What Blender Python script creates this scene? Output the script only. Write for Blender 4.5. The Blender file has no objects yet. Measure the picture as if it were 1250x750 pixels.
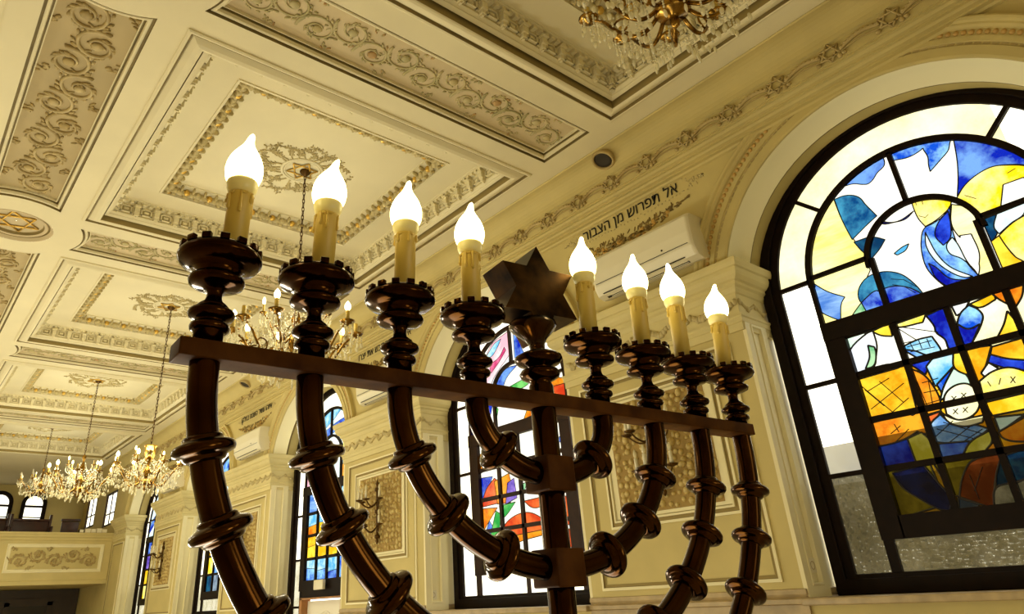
import bpy, bmesh, math, random
import numpy as np
from mathutils import Vector, Matrix
from mathutils.geometry import delaunay_2d_cdt
PI = math.pi
random.seed(7)
sc = bpy.context.scene
COL = sc.collection

# ---------------------------------------------------------------- camera model (photo 1250 x 750)
MC = np.array([[0.0]*3]*3)
def _rot(a):
    cx, cy, cz = np.cos(a); sx, sy, sz = np.sin(a)
    return (np.array([[cz,-sz,0],[sz,cz,0],[0,0,1]]) @ np.array([[1,0,0],[0,cx,-sx],[0,sx,cx]])
            @ np.array([[cy,0,sy],[0,1,0],[-sy,0,cy]]))
MC = _rot(np.array([0.77236952, -0.92078476, 1.03304462]))
FPX = 844.252991
CPX = (625-62.013, 375-48.216)
S = 4.64          # metres from the lens to the plane of the window wall
EYE = 1.75        # eye height
U = 0.62          # metres from the lens to the plane of the menorah

cam_d = bpy.data.cameras.new('camera')
cam = bpy.data.objects.new('camera', cam_d)
COL.objects.link(cam)
r0, dn, fw = (Vector(MC[i]) for i in range(3))
m4 = Matrix.Identity(4)
for i in range(3):
    m4[i][0] = r0[i]; m4[i][1] = -dn[i]; m4[i][2] = -fw[i]
m4.translation = Vector((0, 0, EYE))
cam.matrix_world = m4
cam_d.sensor_width = 36.0
cam_d.lens = FPX/1250*36
cam_d.shift_x = (625-CPX[0])/1250
cam_d.shift_y = (CPX[1]-375)/1250
cam_d.clip_start = 0.02
cam_d.clip_end = 300
sc.camera = cam

def onwall(px, py, X):
    """A point seen at a photo pixel, on the upright plane x = X (in wall units): (y, z)."""
    v = MC.T @ np.array([px-CPX[0], py-CPX[1], FPX])
    v = v*X/v[0]
    return (float(v[1]), float(v[2]))

# ---------------------------------------------------------------- mesh builder
class MB:
    def __init__(s):
        s.v = []; s.f = []; s.m = []; s.sm = []
    def add(s, vs, fs, mat=0, smooth=False, T=None):
        b = len(s.v)
        if T is not None:
            vs = [tuple(T @ Vector(v)) for v in vs]
        s.v += [tuple(v) for v in vs]
        for f in fs:
            s.f.append(tuple(b+i for i in f)); s.m.append(mat); s.sm.append(smooth)
    def box(s, c, d, mat=0, T=None, ch=0.0):
        x, y, z = c; a, b, e = d[0]/2, d[1]/2, d[2]/2
        if ch <= 0:
            vs = [(x+i*a, y+j*b, z+k*e) for i in (-1,1) for j in (-1,1) for k in (-1,1)]
            fs = [(0,1,3,2),(4,6,7,5),(0,4,5,1),(2,3,7,6),(0,2,6,4),(1,5,7,3)]
            s.add(vs, fs, mat, False, T)
        else:
            bm = bmesh.new(); bmesh.ops.create_cube(bm, size=1)
            for v in bm.verts: v.co = Vector((x+v.co.x*d[0], y+v.co.y*d[1], z+v.co.z*d[2]))
            bmesh.ops.bevel(bm, geom=bm.edges[:], offset=ch, segments=2, affect='EDGES', profile=0.6)
            s.bm(bm, mat, True, T)
    def bm(s, bm, mat=0, smooth=False, T=None):
        bm.verts.index_update()
        s.add([v.co[:] for v in bm.verts], [[v.index for v in f.verts] for f in bm.faces], mat, smooth, T)
        bm.free()
    def lathe(s, prof, n=24, mat=0, T=None, smooth=True, axis=None, caps=True):
        """prof: (r, z) up the axis; axis: optional function z -> (dx, dy)."""
        vs = []; fs = []
        for r, z in prof:
            dx, dy = axis(z) if axis else (0, 0)
            for k in range(n):
                a = 2*PI*k/n
                vs.append((dx+max(r,1e-5)*math.cos(a), dy+max(r,1e-5)*math.sin(a), z))
        for i in range(len(prof)-1):
            for k in range(n):
                k2 = (k+1) % n
                fs.append((i*n+k, i*n+k2, (i+1)*n+k2, (i+1)*n+k))
        if caps:
            fs.append(tuple(range(n-1, -1, -1)))
            fs.append(tuple((len(prof)-1)*n+k for k in range(n)))
        s.add(vs, fs, mat, smooth, T)
    def tube(s, pts, r, n=8, mat=0, T=None, flat=None, smooth=True, caps=True):
        """A round tube along pts; r a number or a list; flat: squash factor along z."""
        pts = [Vector(p) for p in pts]
        N = len(pts)
        rs = r if isinstance(r, (list, tuple)) else [r]*N
        vs = []; fs = []; up = None
        for i, p in enumerate(pts):
            t = (pts[min(i+1, N-1)]-pts[max(i-1, 0)])
            if t.length < 1e-9: t = Vector((0, 0, 1))
            t.normalize()
            if up is None:
                up = Vector((0, 0, 1)) if abs(t.z) < 0.9 else Vector((1, 0, 0))
            a = t.cross(up)
            if a.length < 1e-6: a = t.cross(Vector((0, 1, 0)))
            a.normalize(); b = a.cross(t).normalized(); up = b
            for k in range(n):
                w = 2*PI*k/n
                o = (a*math.cos(w) + b*math.sin(w))*rs[i]
                if flat is not None: o.z *= flat
                vs.append(tuple(p+o))
        for i in range(N-1):
            for k in range(n):
                k2 = (k+1) % n
                fs.append((i*n+k, i*n+k2, (i+1)*n+k2, (i+1)*n+k))
        if caps:
            fs.append(tuple(range(n-1, -1, -1))); fs.append(tuple((N-1)*n+k for k in range(n)))
        s.add(vs, fs, mat, smooth, T)
    def blob(s, c, d, mat=0, T=None, n=6, m=4, rot=0.0):
        """An ellipsoid lump with half-sizes d, turned by rot about z."""
        vs = []; fs = []
        cr, sr = math.cos(rot), math.sin(rot)
        def P(x, y, z): return (c[0]+x*cr-y*sr, c[1]+x*sr+y*cr, c[2]+z)
        vs.append(P(0, 0, -d[2]))
        for i in range(1, m):
            t = PI*i/m
            for k in range(n):
                a = 2*PI*k/n
                vs.append(P(d[0]*math.sin(t)*math.cos(a), d[1]*math.sin(t)*math.sin(a), -d[2]*math.cos(t)))
        vs.append(P(0, 0, d[2]))
        L = len(vs)-1
        for k in range(n):
            fs.append((0, 1+(k+1) % n, 1+k))
            fs.append((L, 1+(m-2)*n+k, 1+(m-2)*n+(k+1) % n))
            for i in range(m-2):
                a0 = 1+i*n
                fs.append((a0+k, a0+(k+1) % n, a0+n+(k+1) % n, a0+n+k))
        s.add(vs, fs, mat, True, T)
    def prism(s, poly, h0, h1, mat=0, T=None, smooth=False):
        """Polygon (x, y) extruded between z = h0 and h1."""
        n = len(poly)
        vs = [(x, y, h0) for x, y in poly]+[(x, y, h1) for x, y in poly]
        fs = [tuple(range(n-1, -1, -1)), tuple(range(n, 2*n))]
        for k in range(n):
            fs.append((k, (k+1) % n, n+(k+1) % n, n+k))
        s.add(vs, fs, mat, smooth, T)
    def loops(s, Ls, mat=0, closed=True, cap=False, T=None, smooth=False):
        """Bridge a list of equally long loops of points."""
        n = len(Ls[0]); vs = [p for L in Ls for p in L]; fs = []
        for i in range(len(Ls)-1):
            for k in range(n if closed else n-1):
                k2 = (k+1) % n
                fs.append((i*n+k, i*n+k2, (i+1)*n+k2, (i+1)*n+k))
        if cap: fs.append(tuple((len(Ls)-1)*n+k for k in range(n)))
        s.add(vs, fs, mat, smooth, T)
    def build(s, name, mats, parent=None, recalc=True, loc=None, bevel=None):
        me = bpy.data.meshes.new(name)
        me.from_pydata(s.v, [], s.f)
        if not isinstance(mats, (list, tuple)): mats = [mats]
        for m in mats: me.materials.append(m)
        me.polygons.foreach_set('material_index', s.m)
        me.polygons.foreach_set('use_smooth', s.sm)
        me.update()
        if recalc:
            bm = bmesh.new(); bm.from_mesh(me)
            bmesh.ops.recalc_face_normals(bm, faces=bm.faces)
            bm.to_mesh(me); bm.free()
        o = bpy.data.objects.new(name, me)
        COL.objects.link(o)
        if parent is not None: o.parent = parent
        if loc is not None: o.location = loc
        if bevel:
            md = o.modifiers.new('bevel', 'BEVEL'); md.width = bevel; md.segments = 2; md.limit_method = 'ANGLE'
        return o

def empty(name, loc, rz=0.0):
    o = bpy.data.objects.new(name, None); COL.objects.link(o)
    o.location = loc; o.rotation_euler = (0, 0, rz); o.empty_display_size = 0.1
    return o
def tag(o, label, cat, group=None):
    o['label'] = label; o['category'] = cat
    if group: o['group'] = group
    return o
def structure(o):
    o['kind'] = 'structure'; return o
def dup(o, parent=None):
    c = o.copy(); COL.objects.link(c)
    if parent is not None: c.parent = parent
    for ch in list(o.children): dup(ch, c)
    return c
def D(x, y, z):
    """Wall units (lens at the origin, window wall at x = 1) to metres."""
    return (x*S, y*S, z*S+EYE)

# ---------------------------------------------------------------- materials
def srgb(r, g, b):
    f = lambda c: (c/255/12.92) if c/255 <= 0.04045 else ((c/255+0.055)/1.055)**2.4
    return (f(r), f(g), f(b))
def newmat(name):
    m = bpy.data.materials.new(name); m.use_nodes = True
    nt = m.node_tree; nt.nodes.clear()
    out = nt.nodes.new('ShaderNodeOutputMaterial')
    return m, nt, out
def pbr(name, col, rough=0.6, metal=0.0, spec=0.5, mottle=0.0, scale=6.0, col2=None, bump=0.0, bscale=80.0, coat=0.0):
    m, nt, out = newmat(name)
    b = nt.nodes.new('ShaderNodeBsdfPrincipled')
    b.inputs['Roughness'].default_value = rough
    b.inputs['Metallic'].default_value = metal
    b.inputs['Specular IOR Level'].default_value = spec
    if coat: b.inputs['Coat Weight'].default_value = coat; b.inputs['Coat Roughness'].default_value = 0.12
    nt.links.new(b.outputs[0], out.inputs[0])
    if mottle or col2:
        tc = nt.nodes.new('ShaderNodeTexCoord')
        nz = nt.nodes.new('ShaderNodeTexNoise'); nz.inputs['Scale'].default_value = scale; nz.inputs['Detail'].default_value = 5
        nt.links.new(tc.outputs['Object'], nz.inputs['Vector'])
        rp = nt.nodes.new('ShaderNodeValToRGB')
        rp.color_ramp.elements[0].position = 0.35; rp.color_ramp.elements[1].position = 0.68
        c2 = col2 or tuple(c*(1-mottle) for c in col)
        rp.color_ramp.elements[0].color = (*c2, 1); rp.color_ramp.elements[1].color = (*col, 1)
        nt.links.new(nz.outputs['Fac'], rp.inputs[0]); nt.links.new(rp.outputs[0], b.inputs['Base Color'])
    else:
        b.inputs['Base Color'].default_value = (*col, 1)
    if bump:
        tc = nt.nodes.new('ShaderNodeTexCoord')
        nz = nt.nodes.new('ShaderNodeTexNoise'); nz.inputs['Scale'].default_value = bscale; nz.inputs['Detail'].default_value = 3
        nt.links.new(tc.outputs['Object'], nz.inputs['Vector'])
        bp = nt.nodes.new('ShaderNodeBump'); bp.inputs['Strength'].default_value = bump; bp.inputs['Distance'].default_value = 0.01
        nt.links.new(nz.outputs['Fac'], bp.inputs['Height']); nt.links.new(bp.outputs[0], b.inputs['Normal'])
    return m
def emit(name, col, strength, sampled=True):
    m, nt, out = newmat(name)
    e = nt.nodes.new('ShaderNodeEmission'); e.inputs[0].default_value = (*col, 1); e.inputs[1].default_value = strength
    nt.links.new(e.outputs[0], out.inputs[0])
    if not sampled: m.cycles.emission_sampling = 'NONE'
    return m
SKY = 2.6
def glass(name, col, col2=None, scale=9.0, rough=False, gloss=0.018, streak=False):
    """Flat window glass: lets the daylight behind it through in its own colour, with a faint gloss."""
    m, nt, out = newmat(name)
    tr = nt.nodes.new('ShaderNodeBsdfTransparent'); gl = nt.nodes.new('ShaderNodeBsdfGlossy')
    gl.inputs['Roughness'].default_value = 0.15
    mx = nt.nodes.new('ShaderNodeMixShader'); mx.inputs[0].default_value = gloss
    tc = nt.nodes.new('ShaderNodeTexCoord')
    nz = nt.nodes.new('ShaderNodeTexNoise'); nz.inputs['Scale'].default_value = scale; nz.inputs['Detail'].default_value = 6
    nz.inputs['Roughness'].default_value = 0.62
    if streak:
        mp = nt.nodes.new('ShaderNodeMapping'); mp.inputs['Scale'].default_value = (1, 0.35, 1.6); mp.inputs['Rotation'].default_value = (0.5, 0, 0)
        nt.links.new(tc.outputs['Object'], mp.inputs[0]); nt.links.new(mp.outputs[0], nz.inputs['Vector'])
    else:
        nt.links.new(tc.outputs['Object'], nz.inputs['Vector'])
    rp = nt.nodes.new('ShaderNodeValToRGB')
    rp.color_ramp.elements[0].position = 0.41; rp.color_ramp.elements[1].position = 0.62
    rp.color_ramp.elements[0].color = (*[min(1, c/SKY) for c in col], 1)
    rp.color_ramp.elements[1].color = (*[min(1, c/SKY) for c in (col2 or col)], 1)
    nt.links.new(nz.outputs['Fac'], rp.inputs[0]); nt.links.new(rp.outputs[0], tr.inputs[0])
    nt.links.new(tr.outputs[0], mx.inputs[1])
    if rough:
        df = nt.nodes.new('ShaderNodeBsdfDiffuse'); df.inputs[0].default_value = (0.26, 0.24, 0.13, 1)
        v = nt.nodes.new('ShaderNodeTexVoronoi'); v.inputs['Scale'].default_value = 26
        nt.links.new(tc.outputs['Object'], v.inputs['Vector'])
        bp = nt.nodes.new('ShaderNodeBump'); bp.inputs['Strength'].default_value = 1.0; bp.inputs['Distance'].default_value = 0.02
        nt.links.new(v.outputs['Distance'], bp.inputs['Height']); nt.links.new(bp.outputs[0], gl.inputs['Normal'])
        m2 = nt.nodes.new('ShaderNodeMixShader'); m2.inputs[0].default_value = 0.35
        nt.links.new(df.outputs[0], m2.inputs[1]); nt.links.new(gl.outputs[0], m2.inputs[2])
        nt.links.new(m2.outputs[0], mx.inputs[2]); mx.inputs[0].default_value = 0.3
    else:
        nt.links.new(gl.outputs[0], mx.inputs[2])
    nt.links.new(mx.outputs[0], out.inputs[0])
    return m

M = {}
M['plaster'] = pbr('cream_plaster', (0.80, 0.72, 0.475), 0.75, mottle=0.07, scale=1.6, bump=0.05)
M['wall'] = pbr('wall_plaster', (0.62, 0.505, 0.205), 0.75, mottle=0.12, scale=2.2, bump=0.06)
M['trim'] = pbr('trim_plaster', (0.84, 0.76, 0.47), 0.6, mottle=0.05, scale=3)
M['cream'] = pbr('cream_reveal_paint', (0.93, 0.87, 0.60), 0.55)
M['strip_long'] = pbr('dark_panel_plaster', (0.50, 0.395, 0.205), 0.75, mottle=0.12, scale=2.0)
M['cap'] = pbr('impost_plaster', (0.69, 0.585, 0.275), 0.65, mottle=0.08, scale=3)
M['strip'] = pbr('strip_panel_plaster', (0.66, 0.54, 0.33), 0.75, mottle=0.12, scale=2.0)
M['relief'] = pbr('relief_plaster', (0.52, 0.40, 0.17), 0.65, col2=(0.36, 0.25, 0.08), scale=7)
M['relief_dark'] = pbr('aged_relief', (0.58, 0.46, 0.22), 0.55, col2=(0.34, 0.245, 0.085), scale=7)
M['relief_paint'] = pbr('painted_relief', (0.58, 0.49, 0.26), 0.7, col2=(0.40, 0.35, 0.16), scale=6)
M['relief_soft'] = pbr('soft_relief', (0.60, 0.50, 0.26), 0.7, col2=(0.46, 0.37, 0.16), scale=8)
M['rust_paint'] = pbr('rust_paint', (0.48, 0.30, 0.12), 0.7)
M['recess_shade'] = pbr('brown_recess_shade', (0.30, 0.22, 0.075), 0.7, mottle=0.3, scale=5)  # brown lines painted in for the shade in moulding recesses
M['groove'] = pbr('groove_shade', (0.30, 0.22, 0.07), 0.8)  # dark colour in slots and grooves, in place of their shadow
M['frieze'] = pbr('frieze_shade', (0.60, 0.51, 0.27), 0.7, mottle=0.15, scale=8)  # darker than the plaster, so the frieze's shade is partly painted in
M['gold'] = pbr('gilding', (0.75, 0.48, 0.10), 0.35, metal=0.8)
M['bead'] = pbr('ochre_beads', (0.55, 0.34, 0.10), 0.55)
M['pebble'] = pbr('pebbled_stone', (0.64, 0.50, 0.20), 0.5, col2=(0.46, 0.32, 0.09), scale=12)
M['pebblebed'] = pbr('pebble_mortar', (0.34, 0.22, 0.06), 0.8)
M['stone'] = pbr('beige_stone', (0.50, 0.37, 0.19), 0.45, mottle=0.3, scale=9)
M['frame'] = pbr('dark_window_wood', (0.010, 0.0035, 0.0012), 0.6, spec=0.15, mottle=0.4, scale=12)
M['frame2'] = pbr('brown_window_wood', (0.030, 0.010, 0.0035), 0.5, spec=0.2, mottle=0.4, scale=12)
M['lead'] = pbr('lead_came', (0.012, 0.009, 0.006), 0.6)
M['bronze'] = pbr('dark_bronze', (0.056, 0.022, 0.0042), 0.14, metal=1.0, col2=(0.024, 0.008, 0.0013), scale=14)
M['bronze2'] = pbr('brown_bronze_bar', (0.078, 0.028, 0.0050), 0.5, metal=0.0, spec=0.04, col2=(0.036, 0.011, 0.0018), scale=30)
M['tarnish'] = pbr('tarnished_brass', (0.085, 0.038, 0.007), 0.36, metal=0.95, col2=(0.010, 0.004, 0.0008), scale=24)
M['candle'] = pbr('ivory_candle_sleeve', (0.66, 0.46, 0.09), 0.45)
M['collar'] = pbr('cream_lamp_collar', (0.92, 0.80, 0.36), 0.35)
M['bulb'] = emit('lit_flame_bulb', (1.0, 0.86, 0.40), 9.0)
M['lamp'] = emit('lit_small_bulb', (1.0, 0.82, 0.34), 14.0, False)
M['brass'] = pbr('chandelier_brass', (0.46, 0.26, 0.05), 0.22, metal=1.0, col2=(0.10, 0.045, 0.008), scale=16)
M['brassdark'] = pbr('dark_chandelier_metal', (0.10, 0.05, 0.012), 0.35, metal=0.8)
M['plastic'] = pbr('white_plastic', (0.80, 0.74, 0.55), 0.4)
M['slot'] = pbr('dark_slot', (0.03, 0.022, 0.01), 0.7)
M['ink'] = pbr('black_paint', (0.012, 0.008, 0.003), 0.8)
M['leaf'] = pbr('painted_leaves', (0.30, 0.20, 0.05), 0.8, col2=(0.16, 0.10, 0.02), scale=20)
M['flower'] = pbr('painted_flowers', (0.62, 0.40, 0.10), 0.8, col2=(0.48, 0.26, 0.05), scale=16)
M['scrollpaint'] = pbr('faint_scroll_paint', (0.58, 0.47, 0.22), 0.8)
M['pew'] = pbr('red_brown_wood', (0.06, 0.014, 0.006), 0.4, mottle=0.4, scale=8)
M['darkwall'] = pbr('gallery_wall_shade', (0.045, 0.026, 0.009), 0.6, mottle=0.3, scale=3)  # darkness of the unlit space under the gallery, put into the colour
M['floor'] = pbr('stone_floor', (0.55, 0.45, 0.28), 0.35, mottle=0.25, scale=1.5)
M['whitepaint'] = pbr('white_door_paint', (0.85, 0.80, 0.66), 0.5)
M['doorwood'] = pbr('door_jamb_wood', (0.45, 0.20, 0.06), 0.5, mottle=0.3, scale=10)
M['paper'] = pbr('paper_covers', (0.62, 0.53, 0.32), 0.7)
M['outwall'] = pbr('outside_render', (0.30, 0.28, 0.22), 0.9, mottle=0.6, scale=1.0)
M['outwall2'] = pbr('outside_pale_render', (0.50, 0.49, 0.46), 0.9, mottle=0.3, scale=1.0)
def crystal():
    m, nt, out = newmat('cut_crystal')
    b = nt.nodes.new('ShaderNodeBsdfPrincipled'); b.inputs['Base Color'].default_value = (0.95, 0.88, 0.62, 1)
    b.inputs['Roughness'].default_value = 0.08; b.inputs['Specular IOR Level'].default_value = 1.0
    t = nt.nodes.new('ShaderNodeBsdfTransparent'); t.inputs[0].default_value = (0.95, 0.93, 0.85, 1)
    x = nt.nodes.new('ShaderNodeMixShader'); x.inputs[0].default_value = 0.62
    nt.links.new(t.outputs[0], x.inputs[1]); nt.links.new(b.outputs[0], x.inputs[2]); nt.links.new(x.outputs[0], out.inputs[0])
    return m
M['crystal'] = crystal()
# ================================================================ geometry helpers for the setting
def cdt(loops, keep, eps=1e-6):
    """Constrained triangulation of closed 2-D loops; keeps the triangles whose centre passes keep()."""
    vs = []; es = []
    for L in loops:
        b = len(vs); vs += [Vector(p) for p in L]
        es += [(b+i, b+(i+1) % len(L)) for i in range(len(L))]
    v, e, f, _, _, _ = delaunay_2d_cdt(vs, es, [], 0, eps)
    out = []
    for t in f:
        cx = sum(v[i].x for i in t)/len(t); cy = sum(v[i].y for i in t)/len(t)
        k = keep(cx, cy)
        if k is not None and k is not False: out.append((tuple(t), k))
    return [(p.x, p.y) for p in v], out
def rect(x0, x1, y0, y1): return [(x0, y0), (x1, y0), (x1, y1), (x0, y1)]
def circ(cx, cy, r, n=48): return [(cx+r*math.cos(2*PI*k/n), cy+r*math.sin(2*PI*k/n)) for k in range(n)]
def inpoly(x, y, P):
    c = False; j = len(P)-1
    for i in range(len(P)):
        xi, yi = P[i]; xj, yj = P[j]
        if (yi > y) != (yj > y) and x < (xj-xi)*(y-yi)/(yj-yi)+xi: c = not c
        j = i
    return c
PER = 0.885                                     # one bay, in wall units
HS = 0.772; HC = 0.840                          # soffit and coffer heights over the lens
CX = 0.0718                                     # middle line of the long strip of panels
COF = (0.181, 0.8685)                           # a coffer from side to side
def cof_y(k): return (0.275+PER*k-0.3385, 0.275+PER*k+0.3385)
def cross_y(k): return 0.7175+PER*k
MIR = lambda x: 2*CX-x
YB = -0.75; YE = 5.25                           # wall behind the lens, far end wall
RD = 0.131                                      # rounded ends of the strips round each medallion
def strip_across(yc, e=0.0, n=10):
    """Outline of a panel strip running across the hall, drawn in by e."""
    h = 0.060-e; xr = 0.861-e; P = []
    for k in range(n+1):
        y = -h+2*h*k/n
        P.append((CX+math.sqrt((RD+e)**2-y*y), yc+y))
    return P+[(xr, yc+h), (xr, yc-h)]
def strip_along(y0, y1, e=0.0, n=12):
    h = 0.0672-e; P = []
    for k in range(n+1):
        x = -h+2*h*k/n; P.append((CX+x, y0+math.sqrt((RD+e)**2-x*x)))
    for k in range(n+1):
        x = h-2*h*k/n; P.append((CX+x, y1-math.sqrt((RD+e)**2-x*x)))
    return P
def mirror(P): return [(MIR(x), y) for x, y in P][::-1]

def rinceau(mb, L, w, period, T, mats=(0,), r=0.0036, seed=1, flat=0.7):
    """A running scroll of leafy volutes, length L along x, half-width w, lifted along z."""
    rg = random.Random(seed)
    n = max(2, int(round(L/(period/2)))); hp = L/n
    for k in range(n):
        sd = 1 if k % 2 == 0 else -1
        cx = (k+0.5)*hp; cy = -sd*w*0.26
        R0 = min(w*0.70, hp*0.80); pts = []; rs = []
        a0 = PI+sd*0.35; turns = 3.1*PI; N = 34
        for i in range(N+1):
            t = i/N; a = a0-sd*turns*t if sd > 0 else a0+turns*t
            R = R0*(1-0.80*t**0.85)
            pts.append((cx+R*math.cos(a), cy+R*math.sin(a)*0.92, r*0.5)); rs.append(r*(1.15-0.45*t))
        mb.tube(pts, rs, 6, mats[0], T, flat=flat)
        a = a0
        mb.tube([(cx-hp*0.75, cy+sd*w*0.42, r*.3), (cx-hp*0.55, cy+sd*w*0.1, r*.4), pts[0], pts[2]], [r*.5, r*.9, r*1.1, r*1.1], 6, mats[0], T, flat=flat)
        mb.blob((cx, cy, r*0.7), (R0*0.26, R0*0.26, r*1.5), mats[k % len(mats)], T, 8, 4)
        for j in range(15):                      # leaf lobes on the outside of each volute
            i = int(1+j*1.55); p = pts[i]; a = math.atan2(p[1]-cy, p[0]-cx)
            q = 1.16+0.10*rg.random()
            mb.blob((cx+(p[0]-cx)*q, cy+(p[1]-cy)*q, r*0.5), (r*(1.9+rg.random()), r*1.0, r*1.0), mats[(k+j) % len(mats)] if j % 5 == 0 else mats[0], T, 5, 3, a+0.9*sd)
        for j in range(7):                       # a sprig in the outer corner
            a = rg.uniform(-0.9, 0.9)+(PI/2*sd)
            q = rg.uniform(0.72, 0.98)*w
            mb.blob((cx-hp*0.36+rg.uniform(-.2, .2)*hp, sd*q, r*0.4), (r*2.2, r*0.9, r*0.9), mats[rg.randrange(len(mats))], T, 5, 3, a)
        for j in range(5):
            mb.blob((cx+rg.uniform(-.35, .35)*R0, cy+rg.uniform(-.45, .45)*R0, r*0.4), (r*1.7, r*0.8, r*0.9), mats[0], T, 5, 3, rg.uniform(0, PI))

# ================================================================ ceiling
def build_ceiling():
    loops = [rect(-0.93, 0.911, YB, YE)]
    holes = []
    for k in range(0, 5):
        y0, y1 = cof_y(k)
        for a, b in (COF, (MIR(COF[1]), MIR(COF[0]))): holes.append(rect(a, b, y0, y1))
    for k in range(-1, 4):
        P = strip_across(cross_y(k)); holes += [P, mirror(P)]
        holes.append(circ(CX, cross_y(k), 0.0735, 40))
        holes.append(strip_along(cross_y(k), cross_y(k+1)))
    def keep(x, y):
        if not (-0.93 < x < 0.911 and YB < y < YE): return False
        return not any(inpoly(x, y, h) for h in holes)
    v, f = cdt(loops+holes, keep)
    mb = MB()
    mb.add([D(x, y, HS) for x, y in v], [t for t, _ in f], 0)
    c = structure(mb.build('ceiling', M['plaster'], recalc=False))
    return c
ceiling = build_ceiling()

def rect_loop(x0, x1, y0, y1, e, h): return [D(x0+e, y0+e, h), D(x1-e, y0+e, h), D(x1-e, y1-e, h), D(x0+e, y1-e, h)]
def build_coffer():
    """One coffer at bay 0: moulded lip, frieze, dentils, leaf border and middle panel."""
    x0, x1 = COF; y0, y1 = cof_y(0)
    mb = MB()
    lip = [(0, .772), (0, .7695), (.003, .7680), (.006, .7685), (.0065, .7735), (.0095, .7740), (.0105, .7715), (.013, .7700), (.019, .7665), (.025, .7648), (.029, .7655), (.0310, .767), (.0310, .785)]
    band = [(.0310, .785), (.0358, .785), (.0358, .7780), (.0400, .7795), (.0425, .7815), (.0425, .7830), (.0455, .7855), (.0475, .7870), (.0475, .7885)]
    fr = [(.0475, .7885), (.0475, .8090)]
    top = [(.0475, .8090), (.0510, .8100), (.0510, .8125)]
    top2 = [(.0510, .8125), (.0510, .8180), (.0640, .8180), (.0640, .8195), (.067, .8200), (.1180, .8200), (.1180, .8180), (.1225, .8180)]
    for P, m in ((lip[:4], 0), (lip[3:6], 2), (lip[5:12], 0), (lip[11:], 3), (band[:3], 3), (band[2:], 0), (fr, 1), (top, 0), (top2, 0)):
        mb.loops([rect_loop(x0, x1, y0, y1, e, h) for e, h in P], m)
    bd = [(.1225, .8180), (.1225, .8260), (.1260, .8300), (.148, .8375), (.1505, .8375), (.1505, .8400)]
    mb.loops([rect_loop(x0, x1, y0, y1, e, h) for e, h in bd], 0)
    mb.add(rect_loop(x0, x1, y0, y1, .1505, .840), [(0, 1, 2, 3)], 0)
    co = mb.build('coffer', [M['plaster'], M['frieze'], M['recess_shade'], M['groove']], ceiling)
    # frieze: square panels between brackets, on all four sides
    fb = MB(); db = MB(); lb = MB()
    sides = []
    for (ax, lo, hi, fix, sg) in (('x', x0, x1, y0, 1), ('x', x0, x1, y1, -1), ('y', y0, y1, x0, 1), ('y', y0, y1, x1, -1)):
        def P(s, d, h, ax=ax, fix=fix, sg=sg):
            return D(s, fix+sg*d, h) if ax == 'x' else D(fix+sg*d, s, h)
        def bx(mbx, s0, s1, d0, d1, h0, h1, mat=0, P=P):
            vs = [P(s, d, h) for s in (s0, s1) for d in (d0, d1) for h in (h0, h1)]
            mbx.add(vs, [(0,1,3,2),(4,6,7,5),(0,4,5,1),(2,3,7,6),(0,2,6,4),(1,5,7,3)], mat)
        a, b = lo+.052, hi-.052; n = 14; p = (b-a)/n
        for i in range(n+1):
            s = a+i*p
            bx(fb, s-.0050, s+.0050, .047, .0590, .7930, .8090)
            bx(fb, s-.0062, s+.0062, .047, .0625, .8060, .8100)
            bx(fb, s-.0040, s+.0040, .047, .0555, .7860, .7930)
            bx(fb, s-.0018, s+.0018, .047, .0530, .7830, .7860)
            if i < n:
                m = s+p/2; q = p*0.27
                for z0, z1, u0, u1 in ((.7915, .7935, m-q, m+q), (.8060, .8080, m-q, m+q), (.7915, .8080, m-q, m-q+.0026), (.7915, .8080, m+q-.0026, m+q)):
                    bx(fb, u0, u1, .047, .0525, z0, z1, 0)
                bx(fb, m-q*.42, m+q*.42, .047, .0515, .7970, .8025, 0)
                for dx in (-.0015, .0015):
                    bx(fb, s+p*.19+dx-.0007, s+p*.19+dx+.0007, .047, .0515, .7900, .8085, 0)
                    bx(fb, s+p*.81+dx-.0007, s+p*.81+dx+.0007, .047, .0515, .7900, .8085, 0)
        a, b = lo+.056, hi-.056; n = 44; p = (b-a)/n
        for i in range(n+1):
            s = a+i*p
            bx(db, s-.0046, s+.0026, .050, .0605, .8122, .8182)
        a, b = lo+.133, hi-.133; n = 17; p = (b-a)/n
        for i in range(n+1):                      # leaf border with gilt buds
            s = a+i*p
            ang = 0 if ax == 'x' else PI/2
            for (du, dd, ln, rt) in ((-.007, -.001, .062, .45), (.007, -.001, .062, -.45), (-.013, -.007, .046, .9), (.013, -.007, .046, -.9), (0, .009, .044, 1.57)):
                c1 = P(s+du, .1345+dd, .8285+.40*dd)
                lb.blob(c1, (ln*.9, ln*.34, .034), 0, None, 7, 4, ang+sg*rt if ax == 'x' else ang-sg*rt)
            lb.blob(P(s, .1345, .8270), (.030, .030, .034), 0, None, 7, 4)
            lb.blob(P(s+p/2, .1355, .8280), (.036, .036, .034), 1 if i % 2 else 0, None, 7, 4)
    fb.build('frieze', [M['plaster'], M['frieze']], co)
    db.build('dentil_band', M['plaster'], co)
    lb.build('leaf_border', [M['relief_soft'], M['gold']], co)
    # ceiling rose of trailing leaves with a gilt six-pointed star
    cy = 0.275; cx = (x0+x1)/2
    rb = MB(); rg = random.Random(5)
    T = Matrix.Translation(Vector(D(cx, cy, .840))) @ Matrix.Rotation(PI, 4, 'X')
    for R, rr in ((.042*S, .016), (.0365*S, .009)):
        ring = [(R*math.cos(2*PI*k/48), R*math.sin(2*PI*k/48), .004) for k in range(49)]
        rb.tube(ring, rr, 8, 0, T, flat=.8)
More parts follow.
